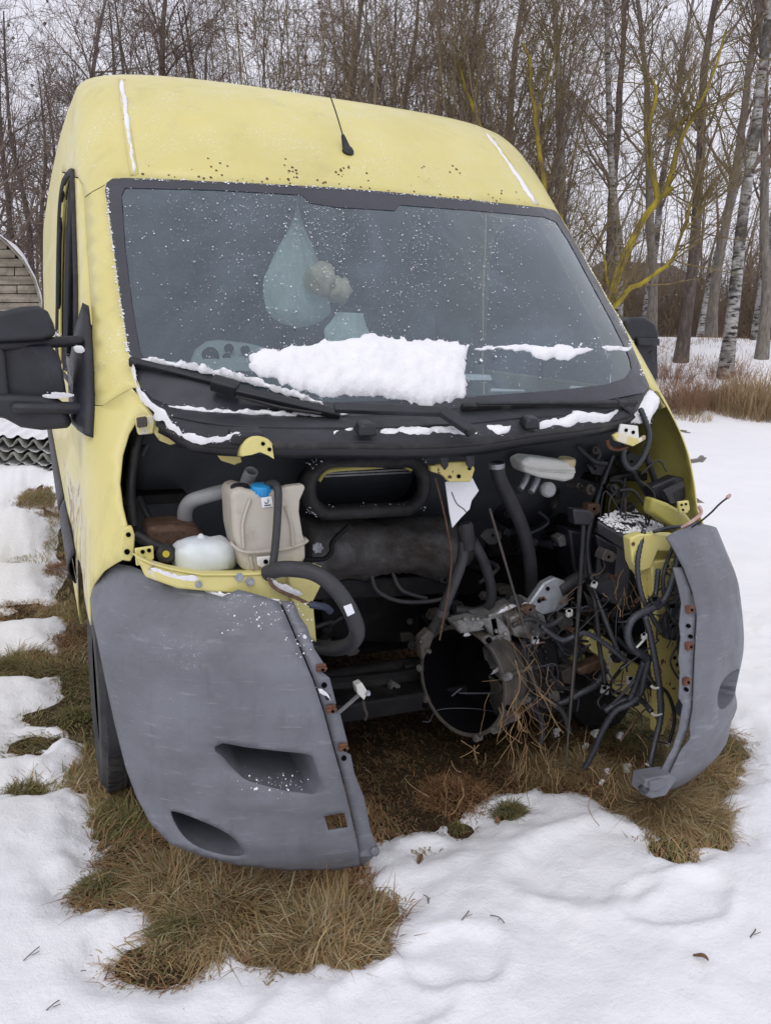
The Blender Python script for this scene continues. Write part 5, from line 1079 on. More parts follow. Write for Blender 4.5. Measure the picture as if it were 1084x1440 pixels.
# ------------------------------------------------------------------ gearbox
gb=empty('gearbox'); gb.parent=van; rg_=random.Random(44)
ax=Vector((.93,.36,-.04)).normalized(); c=np.array(at(648,958,y=.40)); 
def lz(name,prof,mat,seg=40,cc=c,a=ax,cap=False,par=gb,bev=0): b=MB(); b.lathe(cc,a,prof,seg,cap=cap); return b.build(name,mat,par,bev,ang=30)
lz('bell_housing',[(.172,.002),(.175,-.002),(.183,-.002),(.186,.002),(.186,.020),(.178,.024),(.178,.07),(.168,.13),(.150,.16),(.128,.20),(.118,.30),(.09,.34),(.0,.345)],M['grimy_steel'])
lz('clutch_cavity',[(.170,.004),(.160,.02),(.150,.15),(.05,.17),(.045,.12),(.0,.12)],M['ink'])  # depth of shade painted in: near-black, almost no gloss
b=MB(); u=ax.orthogonal().normalized(); w=ax.cross(u)
for k in range(11):
    t=2*math.pi*k/11+.2+.12*math.sin(k*5); d=u*math.cos(t)+w*math.sin(t); R=facing(d,ax)
    if k%3!=1: b.lathe(Vector(c)+d*.188,ax,[(.013,-.004),(.014,.022)],10)
    b.box(Vector(c)+d*.176+ax*.085,(.012,.12,.022),Matrix((d.cross(ax),ax,d)).transposed())
b.build('housing_ribs',M['cast_alloy'],gb,.002)['kind']='stuff'
for k in range(5):
    t=2*math.pi*(k*2)/11+.2; d=u*math.cos(t)+w*math.sin(t); lz('bolt_boss',[(.008,-.010),(.010,-.004),(.010,.0)],M['ink'],10,Vector(c)+d*.200,ax,True)
for L,d_,t_,m_ in (([(676,872),(700,866),(716,884),(724,915),(712,940),(700,918),(690,895)],.36,.10,'cast_alloy'),([(698,925),(718,912),(738,930),(740,962),(722,975),(704,955)],.36,.10,'cast_alloy'),([(702,960),(722,972),(728,1000),(714,1022),(704,1000),(706,980)],.34,.08,'grimy_steel'),([(636,876),(664,868),(684,874),(676,888),(648,892)],.33,.05,'cast_alloy'),([(590,900),(604,886),(612,892),(604,915),(594,930)],.40,.04,'grimy_steel'),([(716,870),(742,858),(766,866),(772,890),(748,900),(724,896)],.35,.07,'cast_alloy'),([(738,900),(762,892),(782,905),(786,935),(764,950),(744,935)],.38,.08,'dark_steel')):
    g_=poly('casting',L,d_,t_,M[m_],gb,.006,2); x_=np.mean([p[0] for p in L]); y_=np.mean([p[1] for p in L])
    for q in range(3): b=MB(); b.lathe(at(x_+rg_.uniform(-10,10),y_+rg_.uniform(-12,12),y=d_-.002),(-.3,-1,.2),[(.008,-.01),(.008,.006),(.005,.010)],8); b.build('casting_boss',M[m_],g_)
poly('gear_case',[(690,885),(735,872),(760,885),(770,930),(745,985),(715,1000),(690,960)],.52,.20,M['cast_alloy'],gb,.03,3)
poly('case_cover',[(640,872),(680,868),(700,880),(690,892),(650,890)],.44,.06,M['cast_alloy'],gb,.01)
poly('selector_bracket',[(742,852),(765,820),(780,812),(796,818),(800,850),(785,860),(762,866)],.36,.03,M['clean_alloy'],gb,.006); [hole(gb,x,y,.357,.007) for x,y in ((770,828),(758,845))]
tube('selector_shaft',lay([(786,830,.37),(802,820,.37),(815,812,.38)]),.024,M['rubber'],gb,sides=14)
poly('mount_arm',[(690,868),(712,850),(742,842),(762,852),(760,872),(730,888),(704,890)],.40,.06,M['cast_alloy'],gb,.012,3)
bar('selector_rod',at(690,862,y=.37),at(698,905,y=.37),.03,.02,M['cast_alloy'],gb,(0,-1,0),.006); tube('rusty_pipe',lay([(688,820,.48),(692,845,.47),(700,868,.45)]),.014,M['rod_rust'],gb)
poly('end_cover',[(698,985),(716,978),(726,1000),(718,1026),(704,1034),(698,1015)],.42,.12,M['dark_steel'],gb,.02,3)
for x,y,d,r in ((712,915,.44,.03),(735,905,.44,.024),(728,945,.46,.028),(755,958,.5,.03),(700,960,.42,.022),(770,870,.45,.02),(780,900,.5,.026)):
    lz('case_boss',[(r,-.05),(r,0),(r*.8,.012),(r*.3,.014)],M['cast_alloy'] if r<.029 else M['grimy_steel'],14,at(x,y,y=d),Vector((-.3,-1,.15)),True)
rg=random.Random(5)
for k in range(9):
    x=rg.uniform(720,800); y=rg.uniform(880,985); poly('casting_lug',[(x,y),(x+rg.uniform(12,24),y-rg.uniform(2,9)),(x+rg.uniform(14,26),y+rg.uniform(8,18)),(x+2,y+rg.uniform(12,22))],rg.uniform(.38,.5),.05,M[rg.choice(['cast_alloy','grimy_steel','dark_steel'])],gb,.004)
# ------------------------------------------------------------------ battery/fuse box and right lamp post
P=[at(838,729,y=.40),at(893,762,y=.32),at(934,740,y=.42),at(884,712,y=.58)]
b=MB(); c_=np.mean(P,0); b.prism([np.array(p)*.94+c_*.06+np.array((0,0,-.02)) for p in P],(0,0,-.24)); bx=b.build('fuse_box',M['black_plastic'],van,.01,seg=3)
b=MB(); b.prism([np.array(p)+np.array((0,0,-.004)) for p in P],(0,0,-.05)); b.build('fuse_box_lid',M['black_plastic'],bx,.008)
poly('fuse_box_skirt',[(838,752),(880,778),(888,830),(850,800)],.36,.02,M['black_plastic'],bx,.006)
poly('ribbed_cover',[(800,745),(838,752),(850,800),(895,850),(880,870),(830,840),(806,800)],.56,.10,M['black_plastic'],van,.01)
rp=poly('lamp_post_bracket',[(886,757),(900,751),(926,753),(950,752),(960,765),(952,800),(945,850),(957,890),(970,930),(966,965),(946,1000),(932,1035),(922,1030),(925,960),(914,880),(906,832),(900,812),(889,790)],.20,.035,M['yellow_rusty'],van,.006,3)
poly('bracket_top',[(886,757),(900,751),(950,752),(960,765),(955,778),(925,775),(915,800),(896,806),(889,790)],.165,.04,M['yellow'],rp,.006,3); poly('bracket_stiffener',[(915,790),(950,786),(940,850),(935,880),(922,870)],.175,.03,M['yellow_worn'],rp,.006)
for x,y in ((890,765),(938,796),(935,806),(952,935),(955,945),(962,925),(948,925)): hole(rp,x,y,.162 if y<800 else (.172 if y<850 else .197),.006,'rust' if x<900 else 'ink')
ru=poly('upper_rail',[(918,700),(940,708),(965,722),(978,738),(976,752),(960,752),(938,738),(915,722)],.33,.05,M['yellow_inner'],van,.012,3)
tab=poly('fender_tab',[(954,706),(968,704),(970,716),(966,722),(955,722)],.29,.012,M['yellow'],van,.003); [hole(tab,x,y,.288,.004) for x,y in ((958,710),(964,709),(960,717))]
poly('inner_vent',[(916,685),(950,670),(962,672),(965,700),(948,712),(922,700)],.44,.05,M['black_plastic'],van,.008,3); poly('vent_frame',[(932,690),(960,676),(964,684),(945,694),(950,708),(942,710)],.41,.012,M['black_plastic'],van,.004)
hr=poly('hinge_plate',[(873,596),(897,599),(899,622),(888,624),(868,616)],.36,.010,M['white_plastic'],van,.003); [hole(hr,x,y,.358,.006) for x,y in ((880,605),(890,608))]
poly('hinge_arm',[(862,612),(870,608),(898,618),(908,612),(908,618),(890,628),(866,620)],.35,.014,M['yellow_worn'],van,.003); tube('rusty_strap',lay([(853,618,.40),(856,628,.40),(868,632,.39),(882,628,.38)]),.007,M['rust'],van,sides=6)
# lower right strut, dark horn drum, cross tube
poly('lower_strut',[(820,905),(836,886),(862,904),(882,926),(905,938),(920,985),(918,1014),(892,1000),(866,980),(858,958),(848,930)],.42,.03,M['yellow_worn'],van,.008,3)
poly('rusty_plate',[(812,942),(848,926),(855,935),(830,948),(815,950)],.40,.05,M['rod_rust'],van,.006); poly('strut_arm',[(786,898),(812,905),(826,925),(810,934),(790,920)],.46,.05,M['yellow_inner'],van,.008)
lz('air_horn',[(.10,-.05),(.115,-.02),(.11,0),(.07,.02),(.0,.022)],M['black_plastic'],28,at(862,885,y=.56),Vector((-.1,-1,.15)),True,van); lz('pulley_cover',[(.13,-.04),(.14,-.02),(.13,0),(.08,.015),(.0,.016)],M['dark_steel'],28,at(845,980,y=.62),Vector((-.2,-1,.25)),True,van)
# ------------------------------------------------------------------ wiring looms, picture right
def loom(L,r=.0105,mat='loom',ribs=.006): return tube('wiring_loom',lay(L),r,M[mat],van,k=7,sides=8,ribs=ribs)
loom([(958,758,.13),(952,790,.11),(942,825,.10),(930,848,.09),(905,860,.085),(888,872,.08),(882,892,.08),(890,912,.085),(912,926,.10)],.0135)
loom([(906,866,.08),(913,890,.075),(921,930,.07),(927,970,.07),(928,1010,.065),(920,1045,.05),(914,1075,.03),(915,1100,.02)],.0115)
loom([(925,800,.14),(921,835,.13),(908,858,.10)],.009,'loom'); loom([(912,925,.10),(906,950,.12),(900,975,.14),(885,990,.16),(865,1000,.18),(848,1025,.2),(835,1055,.22),(822,1080,.24)],.0115)
loom([(740,975,.38),(765,992,.36),(790,988,.34),(815,975,.32),(838,962,.32),(852,940,.33)],.0125); loom([(730,960,.36),(742,985,.35),(758,1005,.34),(762,1030,.33),(760,1045,.33)],.012,'rubber',0)
loom([(900,575,.42),(912,610,.42),(905,640,.42),(888,660,.43),(876,645,.44),(880,620,.44)],.011,'loom'); loom([(888,660,.50),(905,690,.52),(922,715,.50),(930,735,.46)],.009); loom([(870,690,.45),(890,690,.44),(905,710,.42)],.006,'rubber',0)
loom([(908,640,.46),(918,670,.48),(930,705,.48),(936,740,.44)],.011,'rubber',0)
for L,r_,m_ in (([(862,640,.60),(840,700,.58),(826,760,.50),(832,820,.40),(850,870,.32),(870,920,.26)],.010,'loom'),([(850,660,.62),(832,730,.56),(822,800,.44),(836,850,.34),(842,905,.30),(850,960,.28)],.008,'rubber'),([(905,745,.18),(896,790,.15),(900,830,.13),(912,860,.11),(930,890,.10)],.009,'loom'),([(945,770,.13),(932,810,.11),(936,850,.10),(950,880,.10),(955,920,.11)],.007,'rubber'),([(760,880,.32),(790,900,.30),(820,890,.29),(850,905,.27),(880,930,.24)],.010,'loom'),([(735,900,.33),(742,940,.32),(760,975,.30),(790,1000,.28),(800,1030,.26)],.011,'rubber'),([(885,985,.17),(895,960,.16),(905,930,.12)],.012,'loom'),([(905,940,.12),(918,960,.10),(938,975,.09),(948,1010,.09),(940,1045,.08)],.006,'rubber'),([(720,880,.34),(745,870,.33),(770,880,.32),(790,868,.32)],.009,'rubber'),([(850,1000,.2),(875,985,.19),(900,985,.16),(915,1000,.1)],.010,'loom')):
    loom(L,r_,m_,.006 if m_=='loom' else 0)
tube('whip_wire',lay([(945,752,.16),(965,745,.12),(982,735,.08),(998,722,.05),(1012,708,.03),(1025,698,.02)]),.0030,M['rubber'],van,sides=6); b=MB(); b.lathe(at(1024,698,y=.02),(.7,0,.6),[(.005,-.008),(.006,0),(.004,.008)],8); b.build('wire_end',M['pink_plug'],van)
tube('frayed_wire',lay([(958,742,.13),(970,735,.11),(985,722,.10),(982,712,.10)]),.006,M['pink_plug'],van,sides=6); tube('grey_wire',lay([(918,748,.16),(940,742,.15),(962,740,.13),(985,735,.12)]),.006,M['loom'],van,sides=6)
rg=random.Random(21); mats=['rubber']*6+['loom']*4+['rod_rust']*2
for k in range(60):
    cx,cy,d=rg.choice([(760,900,.33),(740,940,.33),(860,830,.3),(880,860,.25),(940,880,.13),(860,940,.3),(780,960,.3),(900,960,.15),(720,990,.34),(820,880,.34),(890,700,.45),(940,850,.12)])
    P=[(cx+rg.gauss(0,16),cy+rg.gauss(0,22),d+rg.gauss(0,.02))]
    for j in range(rg.randint(2,4)): q=P[-1]; P.append((q[0]+rg.gauss(0,22),q[1]+rg.gauss(8,22),q[2]+rg.gauss(0,.02)))
    tube('loose_wire',lay(P),rg.uniform(.0014,.0038),M[rg.choice(mats)],van,k=5,sides=5)
for x,y,d,s,m in ((800,862,.32,.022,'wire_white'),(905,895,.075,.018,'wire_white'),(886,957,.26,.026,'pipe_grey'),(868,925,.3,.028,'black_plastic'),(920,845,.09,.03,'black_plastic'),(945,855,.10,.032,'loom'),(947,885,.11,.036,'loom'),(890,985,.18,.032,'rubber'),(752,900,.3,.022,'pipe_grey'),(835,822,.3,.02,'wire_white'),(850,970,.3,.026,'pipe_grey')):
    b=MB(); b.box(at(x,y,y=d),(s,s*.7,s*1.15),rotm('Y',rg.uniform(-40,40))@rotm('X',rg.uniform(-20,20))); cn=b.build('wire_connector',M[m],van,.003); b=MB(); b.box(at(x,y-3,y=d-s*.36),(s*.5,.004,s*.4)); b.build('connector_latch',M['ink'],cn)
for L in ([(893,912,.078),(900,905,.076),(906,898,.075)],[(915,965,.068),(921,968,.066),(927,966,.065)],[(916,1003,.062),(921,1006,.06),(930,1004,.06)],[(918,1075,.03),(914,1077,.028),(908,1074,.03)]): tube('cable_tie',lay(L),.004,M['wire_white'],van,sides=5)
poly('lamp_connector',[(934,868),(946,865),(954,890),(950,902),(938,900)],.12,.03,M['loom'],van,.004)
# dense small hardware: brackets, clips, stubs of pipe, grimy castings
rg=random.Random(33)
zones=[((700,860),(830,900),(.34,.50),16),((700,800),(870,1000),(.36,.52),26),((830,930),(780,900),(.26,.42),16),((800,910),(620,720),(.50,.62),12),((820,940),(900,1010),(.28,.46),14),((600,720),(740,870),(.56,.70),12),((440,600),(830,980),(.60,.80),14),((700,800),(720,840),(.55,.70),12)]
for (xa,xb),(ya,yb),(da,db),cnt in zones:
    for _ in range(cnt):
        x,y,d=rg.uniform(xa,xb),rg.uniform(ya,yb),rg.uniform(da,db); k=rg.random(); mt=M[rg.choice(['dark_steel','dark_steel','grimy_steel','rubber','black_plastic','cast_alloy','rod_rust'])]
        if k<.45:
            n=rg.randint(4,7); r_=rg.uniform(6,17); a0=rg.uniform(0,6); br_=poly('engine_bracket',[(x+r_*rg.uniform(.5,1.2)*math.cos(a0+6.283*i/n),y+r_*rg.uniform(.4,1.0)*math.sin(a0+6.283*i/n)) for i in range(n)],d,rg.uniform(.01,.05),mt,van,.002)
            if rg.random()<.6: hole(br_,x,y,d-.001,.005)
        elif k<.7:
            P=[(x,y,d)]
            for j in range(3): q=P[-1]; P.append((q[0]+rg.gauss(0,20),q[1]+rg.gauss(6,18),q[2]+rg.gauss(0,.03)))
            tube('small_hose',lay(P),rg.uniform(.005,.011),M[rg.choice(['hose','rubber','loom'])],van,k=5,sides=8,ribs=rg.choice([0,0,.006]))
        else:
            a=Vector((rg.uniform(-.6,.6),-1,rg.uniform(-.3,.6))); r_=rg.uniform(.007,.018); b=MB(); b.lathe(at(x,y,y=d),a,[(r_*.9,-.05),(r_,-.01),(r_*1.25,-.008),(r_*1.25,0),(r_*.6,.002),(r_*.55,.014)],rg.choice([6,12])); b.build('fitting',mt,van)
# rear link rod and stub on the left
lk=tube('link_rod',lay([(474,1004,.30),(490,990,.28),(508,974,.26)]),.006,M['pipe_grey'],van,sides=8); poly('link_head',[(500,964),(509,960),(518,974),(512,985),(503,976)],.24,.03,M['white_plastic'],lk,.003); bolt(lk,517,975,.24,.006)
tube('chain',lay([(510,985,.26),(512,995,.26),(515,1005,.265),(513,1012,.27)]),.006,M['grimy_steel'],van,sides=6,ribs=.008)
# ------------------------------------------------------------------ cabin seen through the glass
b=MB(); b.prism([(-.88,.55,1.24),(-.88,.62,1.28),(-.88,1.15,1.20),(-.88,1.25,1.05),(-.88,1.25,.6),(-.88,1.0,.6)],(1.76,0,0)); dash=b.build('dashboard',M['dash_grey'],van,.03,seg=3)
b=MB(); b.box((0,2.35,1.35),(1.9,.03,2.0)); b.build('cargo_bulkhead',M['interior'],van)
for x0,x1 in ((-.80,-.05),(.22,.75)):
    s=empty('seat'); s.parent=van; xm=(x0+x1)/2; w=x1-x0
    b=MB(); b.box((xm,1.65,.90),(w,.5,.18)); b.build('cushion',M['seat_cloth'],s,.05,seg=3); b=MB(); b.box((xm,1.98,1.28),(w*.95,.14,.75),rotm('X',-10)); b.build('backrest',M['seat_cloth'],s,.05,seg=3)
    for hx in ((xm-w*.22,xm+w*.22) if w>.6 else (xm,)): b=MB(); b.box((hx,2.03,1.76),(.26,.10,.20)); b.build('headrest',M['seat_cloth'],s,.04,seg=3)
sw=empty('steering_wheel'); sw.parent=van; c=Vector((.48,1.28,1.25)); R=facing((0,.55,.83),(0,1,0))
tube('wheel_rim',[tuple(R@Vector((.20*math.cos(t),.20*math.sin(t),0))+c) for t in np.linspace(0,2*math.pi,25)[:-1]],.015,M['interior'],sw,k=2,closed=True)
b=MB(); b.lathe(c,(0,.55,.83),[(.08,-.03),(.08,.01),(.05,.02)],16); b.build('wheel_hub',M['interior'],sw); [bar('spoke',c,R@Vector((.19*math.cos(t),.19*math.sin(t),0))+c,.035,.012,M['interior'],sw) for t in (0,math.pi,-math.pi/2)]
# ------------------------------------------------------------------ snow lying on the van (real drifts with thickness)
FEX=np.array([p[0] for p in fe]); FEY=np.array([p[2] for p in fe])
lift_glass=lambda x,y:np.array(onb(x,y,.0)); 
def lift_cowl(x,y):
    g=np.array(onb(x,float(np.interp(x,[215,330,490,640,760,850,905],[562,581,586,574,569,562,550])),-.004)); f_y=float(np.interp(x,FEX,FEY)); pf=float(np.interp(x,FEX,[p[1] for p in fe])); pg=pj(g)[1]
    t=min(max((y-pg)/(pf-pg),0),1.05); return np.array(at(x,y,y=lerp(g[1],f_y,t)))
lift_bump=lambda x,y:np.array(onb(x,y,.001,BUMP))
def ribbon(path,w,seed=0):
    """outline of a wavering strip in picture points"""
    P=resample(crom(path,6),max(6,int(sum(np.hypot(*(np.array(path[i+1])-np.array(path[i]))) for i in range(len(path)-1))/5))); T=np.gradient(P,axis=0); T/=np.linalg.norm(T,axis=1)[:,None]+1e-9; N=np.stack([-T[:,1],T[:,0]],1); n=len(P)
    k=np.linspace(0,1,n); env=np.minimum(1,np.minimum(k,1-k)*12)**.5; W=np.broadcast_to(np.interp(k,np.linspace(0,1,len(w)) if np.ndim(w) else [0,1],w if np.ndim(w) else [w,w]),(n,))
    a=np.array([.62+.5*fbm((p[0]*.06,p[1]*.06,seed+1.1)) for p in P])*W*env; c=np.array([.62+.5*fbm((p[0]*.06,p[1]*.06,seed+7.7)) for p in P])*W*env
    return [tuple(q) for q in np.concatenate([P+N*a[:,None],(P-N*c[:,None])[::-1]])]
def drift(name,outline,lift,th,lab,nrm=(0,-.62,.78),step=5.0,edge=9.0,jit=3.4,seed=0,rough=.7):
    O=[]
    for q in dens(outline,3.2): O.append((q[0]+jit*fbm((q[0]*.09,q[1]*.09,seed+.3)),q[1]+jit*fbm((q[0]*.09,q[1]*.09,seed+5.3))))
    A,F=cdt(O,[],(step,step),.2); D=pdist(O,A[:,0],A[:,1]); N=np.array(nrm); N=N/np.linalg.norm(N); V=[];Bt=[]
    for (x,y),d in zip(A,D):
        P=lift(x,y); h=th*(1-(1-min(d/edge,1))**2)**.5*(1+rough*fbm(P,11)+.25*fbm(P,38)) if d>1e-3 else 0.0; V.append(P+N*(h+.001)); Bt.append(P-N*.004)
    n=len(V); edges={}
    for f in F:
        for a,b in ((f[0],f[1]),(f[1],f[2]),(f[2],f[0])): edges[(a,b)]=edges.get((a,b),0)+1
    rim=[(a,b) for a,b in edges if (b,a) not in edges]
    VV=V+Bt; XF=[]; rr=random.Random(seed+77)
    for k in range(int(len(O)*1.1)):                    # loose crumbs along the margin
        q=O[rr.randrange(len(O))]; x,y=q[0]+rr.gauss(0,3.0),q[1]+rr.gauss(0,2.2); P=np.array(lift(x,y))+N*.001; s_=rr.uniform(.0008,.0030)*min(1,th/.012); b0=len(VV)
        VV+=[P+np.array((s_,0,0)),P+np.array((0,-s_*.6,s_*.8)),P-np.array((s_*.8,0,0)),P+np.array((0,s_*.6,-s_*.8)),P+N*s_*.8]; XF+=[(b0,b0+1,b0+4),(b0+1,b0+2,b0+4),(b0+2,b0+3,b0+4),(b0+3,b0,b0+4)]
    o=mesh(name,VV,XF+[tuple(f) for f in F]+[(a+n,b+n,b) for a,b in rim]+[(a+n,b,a) for a,b in rim],M['snow_clump'],ang=75); return tag(o,lab,'snow',kind='stuff')
drift('snow_slab',[(352,500),(372,493),(405,490),(440,487),(480,479),(520,474),(580,478),(640,481),(662,487),(656,502),(654,530),(658,556),(640,564),(600,571),(560,562),(520,555),(470,557),(432,552),(402,540),(378,530),(352,518)],lift_glass,.030,'thick snow slab in the middle of the windscreen foot',edge=34,step=4.0,jit=6.0,rough=.40)
drift('snow_patch',ribbon([(668,492),(700,489),(740,489),(765,497),(800,492),(834,492)],[2,3,5,12,14,5],3),lift_glass,.010,'ragged snow streak right of the slab on the glass',edge=6,step=3.5,seed=3)
drift('snow_patch',ribbon([(845,488),(868,491),(889,489)],[4,6,4],5),lift_glass,.010,'small snow streak at the right end of the glass',edge=5,step=3.5,seed=4)
drift('snow_strip',ribbon([(184,508),(215,507),(260,513),(330,528),(400,548),(455,568)],[5,5,5,5,6,3],6),lambda x,y:np.array(onb(x,y,.010)),.012,'snow ridge along the top of the left wiper blade',edge=5,step=3.5,seed=6)
drift('snow_strip',ribbon([(182,498),(187,525),(197,550),(216,572),(240,597),(258,612)],[4,6,8,8,8,7],7),lambda x,y:np.array(at(x,y,y=float(np.interp(x,[180,190,200,224,262],[.60,.535,.47,.375,.275])))),.011,'snow band running down the left edge of the cowl',edge=6,step=3.5,seed=7)
drift('snow_strip',ribbon([(256,611),(275,618),(300,618),(322,613),(338,608)],[6,6,5,5,4],8),lambda x,y:np.array(at(x,y,y=float(np.interp(x,[250,290,340],[.275,.235,.19])))),.010,'snow band along the front lip of the cowl, left end',edge=6,step=3.5,seed=8)
drift('snow_strip',ribbon([(212,567),(250,573),(300,578),(360,580),(430,582),(492,581)],[4,4,4,4,4,3],9),lambda x,y:np.array(onb(x,y,.006)),.009,'thin snow line along the glass foot, left half',edge=5,step=3.5,seed=9)
drift('snow_strip',ribbon([(528,612),(560,610),(610,609),(650,610),(682,613)],[5,7,6,7,4],10),lambda x,y:lift_cowl(x,y)+np.array((0,0,.006)),.014,'snow strip on the cowl between the two washer jets, left part',edge=7,step=4,seed=10)
drift('snow_patch',ribbon([(676,600),(690,605),(706,607),(724,605)],[5,8,8,4],11),lambda x,y:lift_cowl(x,y)+np.array((0,0,.006)),.014,'snow heap beside the wiper elbow on the cowl',edge=6,step=4,seed=11)
drift('snow_strip',ribbon([(752,601),(785,596),(820,592),(850,588),(872,582)],[6,10,12,10,5],12),lambda x,y:lift_cowl(x,y)+np.array((0,0,.006)),.016,'snow strip on the cowl right of the washer jet',edge=7,step=4,seed=12)
drift('snow_patch',ribbon([(462,617),(480,612),(498,609)],[3,5,4],14),lambda x,y:lift_cowl(x,y)+np.array((0,0,.006)),.010,'small dirty snow wedge beside the left washer jet',edge=4,step=3,seed=14)
drift('snow_patch',[(908,540),(921,548),(918,562),(922,572),(915,592),(900,596),(884,592),(890,574),(897,556)],lambda x,y:np.array(at(x,y,y=float(np.interp(y,[540,596],[.56,.43])))),.03,'snow clump on the right corner of the cowl',edge=9,step=4,seed=15,jit=4)
rl=np.random.RandomState(71)
def frost(L,cnt,w,lab,seed):
    P=resample(crom(L,5),200); g=[]
    for _ in range(cnt):
        q=P[rl.randint(200)]; x,y=q[0]+rl.normal(0,w),q[1]+rl.normal(0,w)
        if fbm((x*.05,y*.05,seed))>-.35: g.append(np.array(onb(x,y,.002)))
    return g
fl_=frost([(152,265),(154,300),(160,350),(168,410),(175,455),(181,497)],520,1.3,'',1); ft_=frost([(160,251),(240,253),(330,257),(460,264),(600,276),(740,291)],520,1.0,'',2); fr_=frost([(812,338),(835,375),(862,430),(885,482),(905,530)],420,1.3,'',3)
drift('snow_strip',ribbon([(172,112),(176,140),(181,180),(187,222),(191,246)],[5,6,6,5,4],51),lambda x,y:np.array(onb(x,y,.003)),.006,'snow lodged in the left roof seam',edge=4,step=3,jit=1.2,seed=51); drift('snow_strip',ribbon([(682,186),(700,210),(722,242),(740,268),(752,287)],[2,3.5,4,4,3],52),lambda x,y:np.array(onb(x,y,.003)),.006,'snow lodged in the right roof seam',edge=4,step=3,jit=1.2,seed=52)
yr=lambda y:(lambda x,q:np.array(at(x,q,y=y)))
drift('snow_patch',ribbon([(52,468),(66,466),(84,470)],[2,4,2],31),yr(.64),.010,'snow dab on top of the upper mirror arm',(0,-.3,.95),3,4,1,31); drift('snow_patch',ribbon([(104,488),(112,490),(120,492)],[3,6,3],32),yr(.70),.005,'snow dab where the upper mirror arm meets the door',(0,-.3,.95),3,4,1,32); drift('snow_patch',ribbon([(60,556),(80,556),(104,555)],[2,3,3],33),yr(.62),.010,'snow dab on the lower mirror arm',(0,-.3,.95),3,4,1,33)
drift('snow_patch',ribbon([(94,500),(97,520),(101,545),(104,556)],[4,4,5,3],34),yr(.76),.012,'snow band between the mirror arms on the window sill',(-.3,-.6,.7),3,4,1,34)
drift('snow_patch',ribbon([(228,810),(262,823),(300,836),(340,843),(392,845)],[2,4,4,5,2],35),lambda x,y:np.array(onb(x,y,-.008,BUMP)),.008,'snow trace along the lamp shelf above the left bumper',(0,-.3,.95),3,4,1.5,35)
drift('snow_patch',ribbon([(212,798),(240,810),(280,815)],[3,5,4],36),yr(.15),.008,'snow trace on the yellow lamp rail, left',(0,-.4,.9),3,4,1.5,36); drift('snow_patch',ribbon([(380,815),(400,828),(425,835)],[4,8,3],37),yr(.125),.006,'snow trace on the yellow lamp rail, right',(0,-.4,.9),3,4,1.5,37)
for i,(L,w,y) in enumerate((([(652,893),(672,886),(690,892),(700,900)],[4,6,6,3],.40),([(690,948),(705,938),(718,925)],[3,5,3],.36),([(708,985),(720,975)],[4,4],.40),([(700,862),(720,852),(742,848)],[2,4,2],.37),([(970,835),(980,862),(984,880)],[5,5,2],.10),([(425,893),(432,905),(440,918)],[6,7,4],.02),([(972,905),(986,900),(984,912)],[3,4,2],.05),([(965,975),(975,985)],[3,3],.05),([(448,968),(458,975),(465,985)],[4,4,3],-.045))):
    drift('snow_patch',ribbon(L,w,40+i),yr(y),.010,['snow on the upper rim of the gearbox bell','snow on the gearbox side rib','snow speck below the gearbox side','snow trace on the gearbox mount arm','snow in the hollow of the right bumper flange','snow on the upper tab of the left bumper flange','snow on the right bumper flange by a clip','snow speck low on the right bumper flange','snow in a slot of the left bumper flange'][i],(-.2,-.6,.75),3,4,1.5,40+i)
def grains(name,pts,nrm,size,lab,seed=0):
    """small snow crystals sitting on a surface: squashed octahedra"""
    r=np.random.RandomState(seed); P=np.array(pts); n=len(P); s=np.minimum(r.gamma(1.7,size/1.5,n),size*4.0); N=np.array(nrm,float); N/=np.linalg.norm(N); U=np.cross(N,[0.3,.1,1]); U/=np.linalg.norm(U); W=np.cross(N,U)
    t=r.uniform(0,6.28,n); c,d=np.cos(t)[:,None],np.sin(t)[:,None]; u=U*c+W*d; w=W*c-U*d; e=r.uniform(.6,1.5,(n,1)); s=s[:,None]
    V=np.stack([P+u*s*e,P+w*s,P-u*s*r.uniform(.6,1.2,(n,1)),P-w*s*r.uniform(.6,1.2,(n,1)),P+N*s*.6],1).reshape(-1,3); b=np.arange(n)[:,None]*5; F=np.concatenate([b+np.array(f) for f in ((0,1,4),(1,2,4),(2,3,4),(3,0,4))])
    return tag(fastmesh(name,V,F,M['snow_clump']),lab,'snow',kind='stuff')
for g_,lb in ((fl_,'frost crust down the left edge of the windscreen'),(ft_,'frost crust along the top edge of the windscreen'),(fr_,'frost crust down the right edge of the windscreen')): grains('frost_line',g_,(0,-.7,.7),.0012,lb,5)
r=np.random.RandomState(2); pts=[]
while len(pts)<5200:
    x,y=r.uniform(160,870),r.uniform(256,545)
    dn=math.exp(-((x-560)/190)**2-((y-340)/110)**2)+.50*math.exp(-((x-330)/170)**2-((y-330)/80)**2)+.16
    if y>300+ (x-150)*.02 and x<330: dn*=.6
    if r.rand()<dn*(.55+.9*fbm((x*.012,y*.012,3))):
        a=BODY.hit(x,y)
        if a is not None and pip(fr,np.array([BODY.chart(a)[0]]),np.array([a[2]]))[0]: pts.append(a)
grains('snow_specks',np.array(pts)+np.array((0,-.002,.002)),(0,-.7,.7),0.00072,'scattered frozen snow specks all over the windscreen',1)
cr=[]
for _ in range(500):
    x,y=r.uniform(335,850),r.uniform(470,575); e=fbm((x*.02,y*.02,8))
    a=BODY.hit(x,y)
    if a is not None and r.rand()<math.exp(-((y-495-(x-350)*.0)/22)**2)*(.5+e): cr.append(a+np.array((0,-.003,.003)))
grains('snow_specks',cr,(0,-.7,.7),0.0022,'snow crumbs scattered around the slab on the glass',9)
pts=[];
